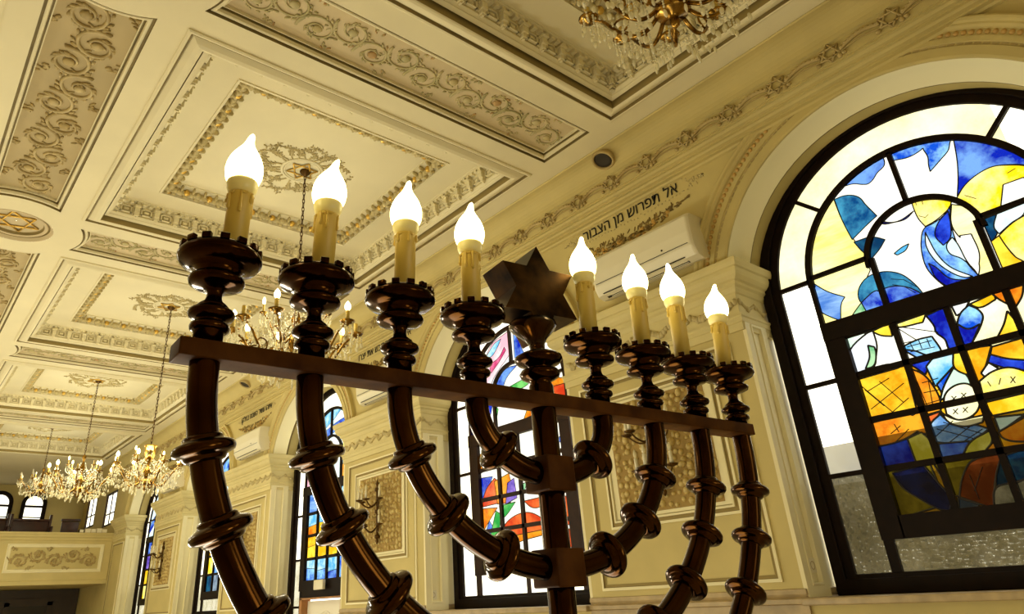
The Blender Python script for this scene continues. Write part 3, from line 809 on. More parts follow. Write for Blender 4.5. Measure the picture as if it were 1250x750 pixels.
ART1 = [  # (region, glass, outline in photo pixels); later ones lie over earlier ones
 ('a', 'pale', [(1018,243),(1028,268),(1043,293),(1054,308),(1064,322),(1056,345),(1049,358),(1052,370),(1041,388),(1010,405),(980,400),(970,300)]),
 ('a', 'teal', [(1019,244),(1030,239.6),(1042,239),(1050,242),(1057,250),(1071,264),(1060,274),(1046,288),(1041,293),(1036,284),(1028,268)]),
 ('a', 'cobalt', [(1028,229),(1044,213),(1078,190),(1080,202),(1071,212),(1066,220),(1060,225),(1054,225.6),(1042,225)]),
 ('a', 'azure', [(1082,190),(1105,175),(1130,172),(1128,180),(1120,187),(1108,193),(1094,196),(1086,198)]),
 ('a', 'azure', [(1127,181),(1128,170),(1162,168),(1160,175),(1158,184),(1150,194),(1136,210),(1134,202),(1133,192)]),
 ('a', 'cobalt', [(1164,168),(1196,166),(1230,174),(1262,196),(1275,212),(1250,202),(1232,201.6),(1212,204),(1194,213),(1178,227),(1169,240),(1170,220),(1169,198)]),
 ('a', 'yellow', [(1168,243),(1178,227),(1194,213),(1212,204),(1232,202),(1252,203),(1290,215),(1330,250),(1330,290),(1190,290),(1180,255)]),
 ('a', 'white', [(1225,226),(1250,217),(1262,232),(1250,244),(1222,254)]),
 ('a', 'cream', [(1190,268),(1262,240),(1300,300),(1250,340),(1214,330)]),
 ('a', 'tealdark', [(1196,270),(1217,262),(1214,278),(1218,284),(1207,300)]),
 ('a', 'ice', [(1217,262),(1252,248),(1250,262),(1236,272),(1220,286),(1214,278)]),
 ('a', 'yellow', [(1220,288),(1236,273),(1252,263),(1290,300),(1262,330),(1249,322),(1240,314),(1228,300)]),
 ('a', 'gold', [(1207,300),(1220,288),(1228,300),(1240,314),(1252,322),(1250,335),(1216,340)]),
 ('c', 'yellow', [(1110,236),(1132,236),(1162,246),(1160,253),(1154,260),(1142,270),(1130,277),(1122,268),(1117,258)]),
 ('c', 'navy', [(1070,268),(1086,272),(1098,270),(1116,258),(1106,268),(1092,272),(1078,274)]),
 ('a', 'tealdark', [(1043,296),(1060,290),(1062,312),(1054,308)]),
 ('c', 'tealdark', [(1054,292),(1068,290),(1081,293),(1074,305),(1064,317),(1056,312)]),
 ('c', 'sky', [(1092,310),(1102,302),(1110,298),(1106,306),(1096,312)]),
 ('c', 'azure', [(1160,252),(1154,262),(1140,273),(1129,279),(1125,294),(1126,310),(1132,328),(1144,342),(1158,353),(1198,340),(1180,320),(1168,296),(1162,276)]),
 ('c', 'deep', [(1134,322),(1142,326),(1160,340),(1180,342),(1190,340),(1160,352),(1144,341)]),
 ('c', 'deep', [(1146,272),(1158,258),(1161,275),(1160,292),(1152,300),(1142,288)]),
 ('c', 'ice', [(1130,284),(1135,294),(1144,310),(1160,326),(1188,338),(1178,339),(1158,331),(1140,316),(1131,300)]),
 ('c', 'ice', [(1163,290),(1170,299),(1180,318),(1194,336),(1190,330),(1174,316),(1160,310),(1156,300)]),
 ('c', 'pale', [(1162,250),(1182,254),(1194,272),(1220,334),(1194,342),(1196,324),(1180,296),(1170,288),(1162,274)]),
 ('c', 'white', [(1172,288),(1186,286),(1196,310),(1194,334),(1180,312)]),
 ('a', 'teal', [(1048,358),(1054,344),(1066,335),(1070,334),(1084,378),(1052,370)]),
 ('c', 'teal', [(1064,336),(1080,332),(1100,335),(1118,348),(1130,362),(1078,382),(1066,350)]),
 ('a', 'cobalt', [(1052,370),(1058,364),(1068,356),(1090,352),(1090,380),(1060,386)]),
 ('c', 'cobalt', [(1066,358),(1090,350),(1108,351),(1130,361),(1110,376),(1078,384)]),
 ('a', 'flag', [(990,344),(1010,356),(1032,363),(1028,370),(1027,392),(1016,388),(1002,380)]),
 ('a', 'green', [(1038,390),(1046,378),(1052,370),(1060,384),(1050,392)]),
 # the squared lower part
 ('b', 'white', [(1033,414),(1088,396),(1106,446),(1046,464)]),
 ('b', 'mint', [(1026,416),(1058,406),(1050,420),(1040,432)]),
 ('b', 'lavender', [(1058,408),(1066,404),(1071,422),(1070,436),(1068,447),(1044,458),(1036,434)]),
 ('b', 'green', [(1060,422),(1068,424),(1070,432),(1067,447),(1057,451),(1062,436)]),
 ('b', 'gold', [(1065,405),(1086,395),(1090,411),(1076,410)]),
 ('b', 'gold', [(1046,456),(1068,449),(1094,446),(1100,452),(1048,468)]),
 ('b', 'white', [(1086,398),(1132,382),(1146,404),(1162,424),(1160,432),(1106,447)]),
 ('b', 'yellow', [(1088,398),(1131,383),(1127,394),(1094,400)]),
 ('b', 'sky', [(1100,425),(1121,415),(1138,411),(1150,430),(1150,438),(1130,438),(1112,432)]),
 ('b', 'azure', [(1102,427),(1118,429),(1132,434),(1150,434),(1150,440),(1128,440)]),
 ('b', 'deep', [(1131,386),(1152,376),(1172,432),(1160,428),(1154,415),(1143,406),(1141,399)]),
 ('b', 'deep', [(1112,446),(1129,436),(1138,440),(1130,458),(1119,450)]),
 ('b', 'cream', [(1154,377),(1226,354),(1250,410),(1183,426)]),
 ('b', 'lavender', [(1162,374),(1184,368),(1176,381),(1168,386)]),
 ('b', 'azure', [(1173,383),(1183,373),(1194,378),(1200,385),(1200,391),(1184,425),(1176,424),(1169,401)]),
 ('b', 'deep', [(1169,396),(1182,402),(1197,396),(1184,427),(1174,424)]),
 ('b', 'gold', [(1184,372),(1214,358),(1216,366),(1196,376)]),
 ('b', 'orange', [(1210,358),(1226,354),(1231,372),(1220,366)]),
 ('b', 'gold', [(1230,380),(1254,408),(1216,416),(1226,396)]),
 ('b', 'orange', [(1228,354),(1250,348),(1248,362),(1240,376),(1232,370)]),
 ('b', 'amber', [(1040,466),(1106,447),(1122,500),(1062,518)]),
 ('b', 'orange', [(1106,448),(1128,458),(1140,472),(1148,488),(1149,502),(1122,510)]),
 ('b', 'sky', [(1131,448),(1142,436),(1170,430),(1166,450),(1150,468),(1142,472)]),
 ('b', 'azure', [(1144,470),(1166,446),(1164,462),(1150,480)]),
 ('b', 'mint', [(1164,450),(1180,458),(1188,476),(1160,482),(1148,490),(1152,474)]),
 ('b', 'gold', [(1164,432),(1176,430),(1186,460),(1166,450)]),
 ('b', 'cream', [(1153,486),(1159,476),(1173,469),(1184,470),(1196,486),(1192,504),(1171,513),(1156,506)]),
 ('b', 'amber', [(1180,430),(1211,422),(1200,456),(1192,466)]),
 ('b', 'amber', [(1211,424),(1252,412),(1252,444),(1209,434)]),
 ('b', 'deep', [(1209,433),(1229,438),(1252,440),(1252,455),(1228,450),(1206,443)]),
 ('b', 'white', [(1198,456),(1207,443),(1222,452),(1204,462)]),
 ('b', 'yellow', [(1196,466),(1212,454),(1232,449),(1260,456),(1262,478),(1202,490)]),
 ('b', 'orange', [(1060,518),(1112,504),(1122,526),(1108,535),(1089,542),(1070,546)]),
 ('b', 'orange', [(1110,510),(1126,500),(1132,530),(1122,528)]),
 ('b', 'deep', [(1070,546),(1089,542),(1108,536),(1122,566),(1080,580)]),
 ('b', 'lime', [(1108,536),(1125,528),(1134,536),(1144,566),(1120,568)]),
 ('b', 'red', [(1128,510),(1150,502),(1138,520)]),
 ('b', 'basket', [(1136,520),(1148,506),(1156,513),(1173,520),(1190,519),(1208,524),(1188,538),(1166,542),(1142,540)]),
 ('b', 'cream', [(1149,503),(1156,508),(1171,513),(1188,510),(1202,507),(1200,516),(1178,521),(1159,516)]),
 ('b', 'cobalt', [(1146,542),(1184,539),(1174,560),(1150,564)]),
 ('b', 'lime', [(1185,540),(1208,526),(1212,534),(1200,556),(1174,560)]),
 ('b', 'orange', [(1199,556),(1214,538),(1222,550)]),
 ('b', 'mint', [(1214,510),(1252,506),(1221,528)]),
 ('b', 'gold', [(1202,492),(1252,480),(1252,500),(1212,508)]),
 ('b', 'orange', [(1219,528),(1252,509),(1262,540),(1226,536)]),
 ('b', 'olive', [(1078,578),(1134,562),(1156,616),(1096,634)]),
 ('b', 'navy', [(1090,578),(1104,574),(1128,568),(1147,591),(1162,610),(1160,624),(1148,622),(1125,610),(1102,595)]),
 ('b', 'olive', [(1140,566),(1190,556),(1180,580),(1173,606),(1164,606)]),
 ('b', 'rust', [(1186,564),(1222,553),(1224,565),(1216,584),(1215,622),(1172,607),(1174,589),(1180,572)]),
 ('b', 'tealdark', [(1222,560),(1236,590),(1217,596),(1216,584)]),
 ('b', 'grey', [(1216,596),(1232,590),(1246,618),(1214,620)]),
 ('b', 'slate', [(1170,608),(1196,616),(1190,626),(1172,626)]),
 ('b', 'teal', [(1228,556),(1262,545),(1262,585),(1240,588)]),
 ('b', 'grey', [(1240,590),(1264,580),(1270,606),(1248,612)]),
]
ART2 = [
 ('a', 'pink', [(590,470),(598,425),(620,405),(623,450),(610,462),(600,480),(580,560),(565,540)]),
 ('a', 'sky', [(594,436),(604,420),(612,414),(608,424),(600,436)]),
 ('a', 'magenta', [(598,446),(610,436),(616,424),(618,428),(610,442),(600,456)]),
 ('a', 'lavender', [(600,470),(622,434),(622,450),(608,466),(598,492)]),
 ('a', 'cobalt', [(627,408),(634,402),(636,421),(641,433),(636,444),(630,440),(628,424)]),
 ('a', 'pink', [(637,440),(644,434),(650,446),(646,450)]),
 ('a', 'orange', [(668,452),(678,446),(674,460),(690,462),(694,482),(668,484)]),
 ('a', 'red', [(668,474),(690,468),(694,484),(668,486)]),
 ('c', 'cobalt', [(604,474),(610,460),(619,450),(632,446),(619,462),(614,476)]),
 ('c', 'leafgreen', [(620,474),(634,466),(650,458),(648,466),(632,476)]),
 ('c', 'sky', [(600,490),(614,478),(616,486),(606,500)]),
 ('a', 'deep', [(592,494),(602,494),(598,510),(594,512)]),
 ('c', 'leafgreen', [(600,508),(604,494),(609,500),(606,518)]),
 ('c', 'orange', [(640,512),(644,500),(656,498),(660,508)]),
 ('c', 'cobalt', [(629,522),(641,512),(657,505),(657,516)]),
 ('a', 'deep', [(572,514),(584,536),(584,544),(572,546)]),
 ('b', 'orange', [(580,582),(584,560),(592,550),(600,556),(600,572)]),
 ('b', 'cobalt', [(582,585),(602,582),(592,612),(584,612)]),
 ('b', 'red', [(588,620),(594,598),(604,584),(612,590),(612,614)]),
 ('b', 'orange', [(604,588),(622,578),(626,600),(624,614),(608,616)]),
 ('b', 'violet', [(620,590),(628,584),(632,608),(618,616)]),
 ('b', 'green', [(634,594),(644,588),(640,604)]),
 ('b', 'orange', [(584,622),(608,620),(596,640),(588,656)]),
 ('b', 'cobalt', [(592,656),(598,636),(604,646),(602,656)]),
 ('b', 'leafgreen', [(599,656),(606,624),(612,628),(610,654)]),
 ('b', 'leafgreen', [(610,618),(630,613),(620,628),(612,636)]),
 ('b', 'red', [(611,656),(614,646),(622,635),(640,626),(654,628),(668,640),(670,650),(640,654)]),
 ('b', 'red', [(640,612),(666,606),(661,618),(650,620)]),
 ('b', 'orange', [(600,660),(668,646),(670,652),(640,660),(616,668)]),
 ('b', 'deep', [(585,676),(595,678),(597,698),(586,698)]),
 ('b', 'red', [(688,606),(696,606),(698,642),(692,640)]),
 ('b', 'cobalt', [(683,534),(690,528),(690,540),(683,540)]),
 ('b', 'red', [(695,646),(700,646),(702,670),(697,668)]),
]
def soften(P, lim=58.0, n=5):
    """Round an outline where it bends gently; keep its sharp corners."""
    N = len(P); V = [Vector(p) for p in P]; tan = []
    for i in range(N):
        a = V[i]-V[i-1]; b = V[(i+1) % N]-V[i]
        if a.length < 1e-9 or b.length < 1e-9: tan.append(None); continue
        tan.append((a.normalized()+b.normalized()).normalized() if math.degrees(a.angle(b)) < lim else None)
    out = []
    for i in range(N):
        p0, p1 = V[i], V[(i+1) % N]; d = p1-p0; L = d.length
        t0 = tan[i]*L if tan[i] is not None else d; t1 = tan[(i+1) % N]*L if tan[(i+1) % N] is not None else d
        if tan[i] is None and tan[(i+1) % N] is None: out.append(tuple(p0)); continue
        for k in range(n):
            t = k/n; h = (2*t**3-3*t*t+1, t**3-2*t*t+t, -2*t**3+3*t*t, t**3-t*t)
            q = p0*h[0]+t0*h[1]+p1*h[2]+t1*h[3]; out.append((q.x, q.y))
    return out
def cellart(cells, arch):
    """Art given straight in window units: cells (column, row, glass[, low, high]) plus arch pieces."""
    out = []
    cu = [.138, .07, 0, -.07, -.138]; rz = [.335, .275, .208, .139, .0765]
    for c in cells:
        col, row, g = c[:3]; a, b = (c[3], c[4]) if len(c) > 3 else (0, 1)
        z1, z0 = rz[row], rz[row+1]; h = z1-z0
        out.append(('b', g, [(cu[col]+.004, z0+a*h), (cu[col+1]-.004, z0+a*h-.006*(a > 0)), (cu[col+1]-.004, z0+b*h+.006), (cu[col]+.004, z0+b*h)]))
    return out+arch
ART3 = cellart([(0,0,'flag'),(1,0,'pink'),(2,0,'ice'),(3,0,'sky'),(0,1,'sky'),(0,1,'orange',0,.4),(1,1,'gold'),(1,1,'sky',.55,1),(2,1,'amber'),(3,1,'yellow'),(3,1,'azure',.6,1),
  (0,2,'amber'),(1,2,'gold'),(2,2,'gold'),(3,2,'sky'),(0,3,'azure'),(1,3,'sky'),(2,3,'sky'),(3,3,'azure'),(0,3,'sky',.6,1),(0,2,'gold',.0,.5),(1,3,'azure',0,.4),(2,3,'cobalt',0,.3)],
  [('a','cobalt',[(.16,.50),(-.05,.545),(-.16,.55),(-.16,.52),(0,.51),(.16,.47)]),('a','sky',[(.16,.55),(.0,.60),(-.1,.60),(0,.55),(.16,.51)]),('c','yellow',[(.08,.45),(-.08,.47),(-.08,.45),(.08,.43)]),('a','yellow',[(-.08,.47),(-.17,.48),(-.17,.44),(-.08,.44)]),
   ('a','pink',[(.17,.44),(.08,.44),(.08,.36),(.17,.36)]),('a','sky',[(-.08,.43),(-.17,.43),(-.17,.37),(-.08,.37)]),('a','orange',[(-.08,.40),(-.11,.42),(-.11,.37),(-.08,.36)])])
ART4 = cellart([(0,0,'yellow'),(1,0,'white'),(2,0,'cobalt'),(3,0,'yellow'),(0,1,'gold'),(0,1,'cobalt',.7,1),(1,1,'azure'),(2,1,'gold'),(3,1,'flag'),(0,2,'yellow'),(1,2,'cream'),(1,2,'azure',.0,.35),(2,2,'yellow'),(2,2,'azure',0,.4),(3,2,'gold'),(0,3,'tealdark'),(1,3,'slate'),(2,3,'slate'),(3,3,'navy')],
  [('a','yellow',[(-.02,.60),(-.16,.52),(-.16,.45),(-.08,.46),(-.04,.52)]),('a','azure',[(.1,.56),(-.02,.60),(-.04,.52),(.02,.52)]),('c','ice',[(.07,.37),(-.07,.37),(-.07,.49),(.07,.49)]),('a','cream',[(.16,.36),(.08,.36),(.08,.50),(.16,.50)])])
ART5 = cellart([(0,0,'cobalt'),(1,0,'amber'),(2,0,'gold'),(3,0,'azure'),(0,1,'violet'),(1,1,'orange'),(2,1,'violet'),(3,1,'cobalt'),(0,2,'gold'),(1,2,'yellow'),(2,2,'gold'),(3,2,'amber'),(0,3,'yellow'),(1,3,'gold'),(2,3,'amber'),(3,3,'olive')],
  [('a','ice',[(.16,.36),(.08,.36),(.06,.50),(.12,.56),(.17,.45)]),('a','cobalt',[(.15,.42),(.09,.46),(.08,.42),(.15,.38)]),('a','azure',[(0,.52),(-.06,.60),(-.14,.52),(-.08,.48)]),('c','mint',[(.07,.37),(-.07,.37),(-.07,.48),(.07,.48)])])

def window(k, art, pixels, solid=False):
    yc = wc(k); X = XG
    P3 = lambda u, z, x: D(x, yc+u, z)
    mb = MB()
    def ring(A, B, x0, x1, mat=0):
        mb.loops([[P3(u, z, x) for u, z in L] for L, x in ((A, x1), (A, x0), (B, x0), (B, x1), (A, x1))], mat)
    zb = -.018
    if solid: zb = ZFL+.004
    ring(archloop(.2465, zb), archloop(.2300, .002 if not solid else zb), 1.0785, 1.0905)
    ring(archloop(.2310, zb), archloop(.2170, .008 if not solid else zb), 1.0835, 1.0905)
    w = structure(mb.build('window_%d' % (k+1), [M['frame']], bevel=.006))
    b = MB()
    def bar(u0, u1, z0, z1, x0=1.0840, x1=1.0905, mat=0):
        b.box(D((x0+x1)/2, yc+(u0+u1)/2, (z0+z1)/2), ((x1-x0)*S, abs(u1-u0)*S, abs(z1-z0)*S), mat)
    def aring(R0, R1, x0=1.0840, x1=1.0905, a0=0, a1=PI, n=40):
        Ls = [[P3(R*math.cos(a0+(a1-a0)*i/n), ZC+R*math.sin(a0+(a1-a0)*i/n), x) for i in range(n+1)] for R, x in ((R1, x1), (R1, x0), (R0, x0), (R0, x1), (R1, x1))]
        b.loops(Ls, 0, closed=False)
    aring(.1618, .1712)
    aring(.0725, .0805)
    for sg in (1, -1):
        bar(sg*.1630, sg*.1700, .361, ZC)
        bar(sg*.0665, sg*.0745, .361, ZC+.012)
        bar(sg*.138, sg*.1685, .048, .336, 1.0805)
        bar(sg*.0765, sg*.165, .4400, .4465)
        lo = .008 if not solid else ZFL+.01
        bar(sg*.1555, sg*.1685, lo, .050)
        for z in (.4385, .275, .140):
            bar(sg*.1675, sg*.2185, z-.0032, z+.0032)
        if solid: bar(sg*.1675, sg*.2185, .0, .0065)
        T = Matrix.Translation(Vector(D(1.0873, yc+sg*.194*math.cos(PI/4), ZC+.194*math.sin(PI/4)))) @ Matrix.Rotation((PI/4) if sg > 0 else (3*PI/4), 4, 'X')
        b.box((0, 0, 0), (.0068*S, .052*S, .0062*S), 0, T)
    bar(-.1685, .1685, .3345, .3625, 1.079)
    bar(-.140, .140, .048, .0775, 1.0805)
    bar(-.0035, .0035, ZC+.078, ZC+.165)
    for u in (.07, 0, -.07): bar(u-.0042, u+.0042, .076, .336)
    for z in (.275, .208, .139): bar(-.139, .139, z-.0041, z+.0041)
    if k == 1: bar(-.0035, .0035, .006, .05)
    b.build('glazing_bars', [M['frame'] if k != 1 else M['frame2']], w)
    # border of plain glass, lower panes of rippled glass
    base = archloop(.2185, .005 if not solid else ZFL+.01)
    inner = archloop(.1665, .049)
    def keepb(u, z):
        if not inpoly(u, z, base) or inpoly(u, z, inner): return None
        if solid and z < .05 and abs(u) < .162: return None
        if k == 0 and z > .4415 and u > -.1372: return 3
        return 2 if z < .140 and k != 1 else 1
    cut = [rect(-.219, .219, .05 if solid else .006, .140)]
    if solid: cut.append(rect(-.162, .162, ZFL, .05))
    if k == 0: cut += [rect(-.1372, .25, .4415, .70)]
    v, f = cdt([base, inner]+cut, keepb)
    g = MB()
    for t, m in f: g.add([P3(*v[i], X) for i in t], [(0, 1, 2)], m-1)
    g.build('border_glass', [GL['clear'], GL['dim'], GL['aged']], w, recalc=False)
    # the picture in coloured glass
    polys = []
    for reg, name, pts in art:
        polys.append((reg, name, soften([((lambda q: (q[0]-yc, q[1]))(onwall(px, py, X))) for px, py in pts] if pixels else pts)))
    A = archloop(.1665, .3485); B = rect(-.140, .140, .075, .336); Cc = archloop(.0765, .3485, 24)
    names = sorted({n for _, n, _ in polys} | {'white', 'amber', 'cream', 'ice'}); idx = {n: i for i, n in enumerate(names)}
    def keepa(u, z):
        if inpoly(u, z, A): reg = 'c' if inpoly(u, z, Cc) else 'a'
        elif inpoly(u, z, B): reg = 'b'
        else: return None
        for r, n, P in reversed(polys):
            if (r == reg) and inpoly(u, z, P): return idx[n]+1
        if k == 0:
            if reg == 'b': return idx['amber' if u > -.02 or z < .2 else 'cream']+1
            return idx['white']+1
        if k == 1: return idx['white' if reg != 'b' or z > .10 else 'white']+1
        return idx['ice' if reg != 'b' else 'cream']+1
    v, f = cdt([A, B, Cc]+[P for _, _, P in polys], keepa)
    g = MB()
    for t, m in f: g.add([P3(*v[i], X-.0008) for i in t], [(0, 1, 2)], m-1)
    g.build('stained_glass', [GL[n] for n in names], w, recalc=False)
    # lead lines wherever two colours meet
    edges = {}
    for t, m in f:
        for i in range(3):
            e = tuple(sorted((t[i], t[(i+1) % 3]))); edges.setdefault(e, []).append(m)
    ld = MB()
    for (i, j), ms in edges.items():
        if len(ms) == 2 and ms[0] != ms[1]:
            thick = .0040 if v[i][1] > .34 or k != 0 else .0062
            ld.tube([P3(*v[i], X-.0016), P3(*v[j], X-.0016)], thick, 4, 0, caps=False)
    if k == 0:                                    # hatching painted on the baskets and fruit
        def hatch(pts, r=.0030):
            ld.tube([P3(y-yc, z, X-.0016) for y, z in (onwall(*p, X) for p in pts)], r, 4, 0)
        for s in ([(1060,478),(1086,462)],[(1064,500),(1104,468)],[(1078,514),(1110,486)],[(1056,476),(1080,496)],[(1074,466),(1104,492)],[(1050,470),(1098,510)],
                  [(1126,468),(1146,462)],[(1128,480),(1148,476)],[(1130,494),(1150,488)],[(1134,466),(1140,500)],[(1120,466),(1134,500)],
                  [(1162,484),(1168,490)],[(1168,484),(1162,490)],[(1174,480),(1180,486)],[(1180,480),(1174,486)],[(1164,500),(1170,506)],[(1170,499),(1164,506)],[(1176,498),(1182,504)],[(1182,497),(1176,504)],
                  [(1206,466),(1210,472)],[(1222,462),(1220,470)],[(1234,460),(1240,468)],[(1240,460),(1234,468)],
                  [(1144,524),(1190,536)],[(1152,516),(1200,530)],[(1142,534),(1164,514)],[(1160,540),(1186,520)],[(1176,540),(1200,524)],
                  [(1088,530),(1100,520)],[(1094,540),(1110,524)],[(1092,518),(1098,528)],[(1112,420),(1116,428)],[(1122,416),(1126,426)],[(1132,414),(1136,424)],[(1108,424),(1138,416)],[(1112,430),(1142,424)],
                  [(1093,399),(1120,416)],[(1094,399),(1146,406)],[(1100,420),(1120,416)],[(1184,580),(1196,610)],[(1200,570),(1190,600)]):
            hatch(s)
        for s in ([(1090,348),(1104,350),(1118,358)],[(1088,341),(1104,342),(1122,352)],[(1110,246),(1112,250)],[(1118,246),(1119,251)],[(1126,245),(1127,250)],[(1122,264),(1130,266),(1134,262)],[(1178,239),(1192,243)],[(1230,212),(1240,206)]):
            hatch(s, .0024)
    ld.build('lead_lines', M['lead'], w)
    return w
w1 = window(0, ART1, True)
w2 = window(1, ART2, True)
w3 = window(2, ART3, False, True)
w4 = window(3, ART4, False)
w5 = window(4, ART5, False)

# the third bay is a doorway below its coloured glass
def add_door():
    yc = wc(2)
    mb = MB()
    mb.box(D(1.089, yc, .040), (.016*S, .29*S, .024*S), 0)
    d = structure(mb.build('door_1', [M['frame']]))
    j = MB()
    for sg in (1, -1): j.box(D(1.084, yc+sg*.128, (.028+ZFL)/2), (.03*S, .016*S, (.028-ZFL)*S-.01), 0)
    j.box(D(1.084, yc, .0255), (.03*S, .27*S, .005*S), 0)
    j.build('door_jamb', M['doorwood'], d)
    l = MB(); zt = .021
    l.box(D(1.094, yc, (zt+ZFL)/2), (.008*S, .238*S, (zt-ZFL)*S-.02), 0)
    for o in (0, .006):
        P = []
        for i in range(21):
            u = -.085+o+(.17-2*o)*i/20; P.append(D(1.0895, yc+u, -.045-o+.035*math.sin(PI*i/20)**2))
        P += [D(1.0895, yc+.085-o, -.20), D(1.0895, yc-.085+o, -.20), P[0]]
        l.tube(P, .008, 6, 0)
    l.build('door_leaf', M['whitepaint'], d)
    lever = MB(); lever.tube([D(1.088, yc+.105, -.16), D(1.080, yc+.105, -.16), D(1.080, yc+.085, -.16)], .009, 8, 0)
    lever.build('door_handle', M['brass'], d)
add_door()

for k in (-1, 0, 1, 3, 4):                         # stone sills
    if k < 0: continue
    sl = MB(); sl.box(D(1.040, wc(k), -.0225), (.116*S, .500*S, .009*S), 0, None, .008)
    structure(sl.build('trim_%d' % (3+k), M['stone']))
# outside, close to the first window: the flank of a neighbouring building
ob = MB(); ob.box(D(2.25, -.45, -.055), (.5*S, 3.5*S, .58*S), 0); ob.box(D(2.5, -.45, .32), (.25*S, 3.5*S, .16*S), 1)
structure(ob.build('exterior_wall', [M['outwall'], M['outwall2']]))

# ================================================================ the rest of the room
fl = MB(); fl.box(((.09)*S/2, (YB+YE)/2*S, -.05), (2.2*S, (YE-YB)*S+.4, .10), 0)
structure(fl.build('floor', M['floor']))
def slab(name, x0, x1, y0, y1, z0, z1, mat):
    m = MB(); m.box(D((x0+x1)/2, (y0+y1)/2, (z0+z1)/2), ((x1-x0)*S, (y1-y0)*S, (z1-z0)*S), 0)
    return structure(m.build(name, M[mat]))
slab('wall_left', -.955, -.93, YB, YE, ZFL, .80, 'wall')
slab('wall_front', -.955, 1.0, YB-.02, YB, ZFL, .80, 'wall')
# far end wall with its small arched windows
YK = 5.22
BW = [.345, .530, .715]
def far_wall():
    def arch2(x, o=0.0, n=18):
        R = .060-o; return [(x+R, .50+o)]+[(x+R*math.cos(PI*i/n), .665+R*math.sin(PI*i/n)) for i in range(n+1)]+[(x-R, .50+o)]
    loops = [rect(-.93, 1.0, ZFL, .80)]; hs = [arch2(x) for x in BW]
    v, f = cdt(loops+hs, lambda x, z: -.93 < x < 1 and ZFL < z < .8 and not any(inpoly(x, z, h) for h in hs))
    mb = MB(); mb.add([D(x, YK, z) for x, z in v], [t for t, _ in f], 0)
    o = structure(mb.build('wall_back', M['wall'], recalc=False))
    for i, x in enumerate(BW):
        w = MB()
        L = [[D(a, y, z) for a, z in arch2(x, o_)] for o_, y in ((-.010, YK-.004), (-.010, YK-.012), (.012, YK-.012), (.012, YK+.01), (-.010, YK+.01))]
        w.loops(L, 0)
        w.box(D(x, YK, .650), (.1*S, .018*S, .012*S), 0); w.box(D(x, YK, .585), (.1*S, .016*S, .006*S), 0)
        q = structure(w.build('window_%d' % (8+i), [M['frame']]))
        g = MB(); P = arch2(x, .006); g.add([D(a, YK+.004, z) for a, z in P], [tuple(range(len(P)))], 0)
        g.build('window_pane', GL['clear'], q, recalc=False)
    return o
far_wall()
for i, (y0, y1, z0, z1) in enumerate(GALWIN):     # plain windows of the gallery
    w = MB(); t = .010; X0, X1 = 1.0, 1.03
    for a, b_, c, d_ in ((y0, y1, z0, z0+t), (y0, y1, z1-t, z1), (y0, y0+t, z0, z1), (y1-t, y1, z0, z1)):
        w.box(D(1.004, (a+b_)/2, (c+d_)/2), (.010*S, (b_-a)*S, (d_-c)*S), 0)
    w.box(D(1.004, (y0+y1)/2, (z0+z1)/2), (.006*S, .005*S, (z1-z0)*S), 0)
    w.box(D(1.004, (y0+y1)/2, z0+(z1-z0)*.36), (.006*S, (y1-y0)*S, .006*S), 0)
    q = structure(w.build('window_%d' % (6+i), [M['frame2']]))
    g = MB(); g.add([D(1.005, y0, z0), D(1.005, y1, z0), D(1.005, y1, z1), D(1.005, y0, z1)], [(0, 1, 2, 3)], 0)
    g.build('window_pane', GL['clear'], q, recalc=False)

# gallery
YG = 4.32
def gallery():
    mb = MB()
    prof = [(0, .165), (-.006, .165), (-.006, .182), (-.002, .186), (0, .196), (0, .372), (-.006, .378), (-.006, .386), (-.012, .392), (-.012, .402), (-.016, .405), (-.016, .414), (.050, .414), (.050, .30), (.90, .30), (.90, .165), (0, .165)]
    mb.loops([[D(-.93, YG+o, z), D(.998, YG+o, z)] for o, z in prof], 0, closed=False)
    g = structure(mb.build('balcony_wall', [M['wall']]))
    p = MB()
    for x0, x1 in ((.515, .962), (.02, .465), (-.475, -.03)):
        L = lambda e, y: [D(x0+e, YG-y, .222+e*.9), D(x1-e, YG-y, .222+e*.9), D(x1-e, YG-y, .358-e*.9), D(x0+e, YG-y, .358-e*.9)]
        p.loops([L(0, .0), L(0, .004), (L(.005, .005)), L(.007, .002), L(.013, .001), L(.014, .003), L(.018, .0015)], 0)
    pn = p.build('parapet_panel', [M['trim']], g)
    r = MB()
    for x0 in (.538, .043, -.452):
        T = Matrix.Translation(Vector(D(x0, YG-.0015, .290))) @ Matrix.Rotation(PI/2, 4, 'X')
        rinceau(r, .400*S, .052*S, .150*S, T, (0,), r=.017, seed=14)
    r.build('scroll_relief', M['relief'], pn)
    return g
gallery()
u = MB()                                          # wall and doorway under the gallery, shade put into their dark colour
u.box(D(.035, 4.92, (.165+ZFL)/2), (1.92*S, .03*S, (.165-ZFL)*S-.02), 0)
uw = structure(u.build('trim_2', M['darkwall']))
u = MB()
for x0, x1, z0, z1 in ((.63, .655, ZFL+.01, .10), (.84, .865, ZFL+.01, .10), (.63, .865, .08, .105), (.60, .895, .105, .118)):
    u.box(D((x0+x1)/2, 4.90, (z0+z1)/2), ((x1-x0)*S, .014*S, (z1-z0)*S), 0)
dd = structure(u.build('door_2', M['darkwall']))
u = MB(); u.box(D(.7475, 4.902, (ZFL+.08)/2+.003), (.185*S, .006*S, (.08-ZFL)*S-.03), 0)
u.build('door_leaf', M['slot'], dd)
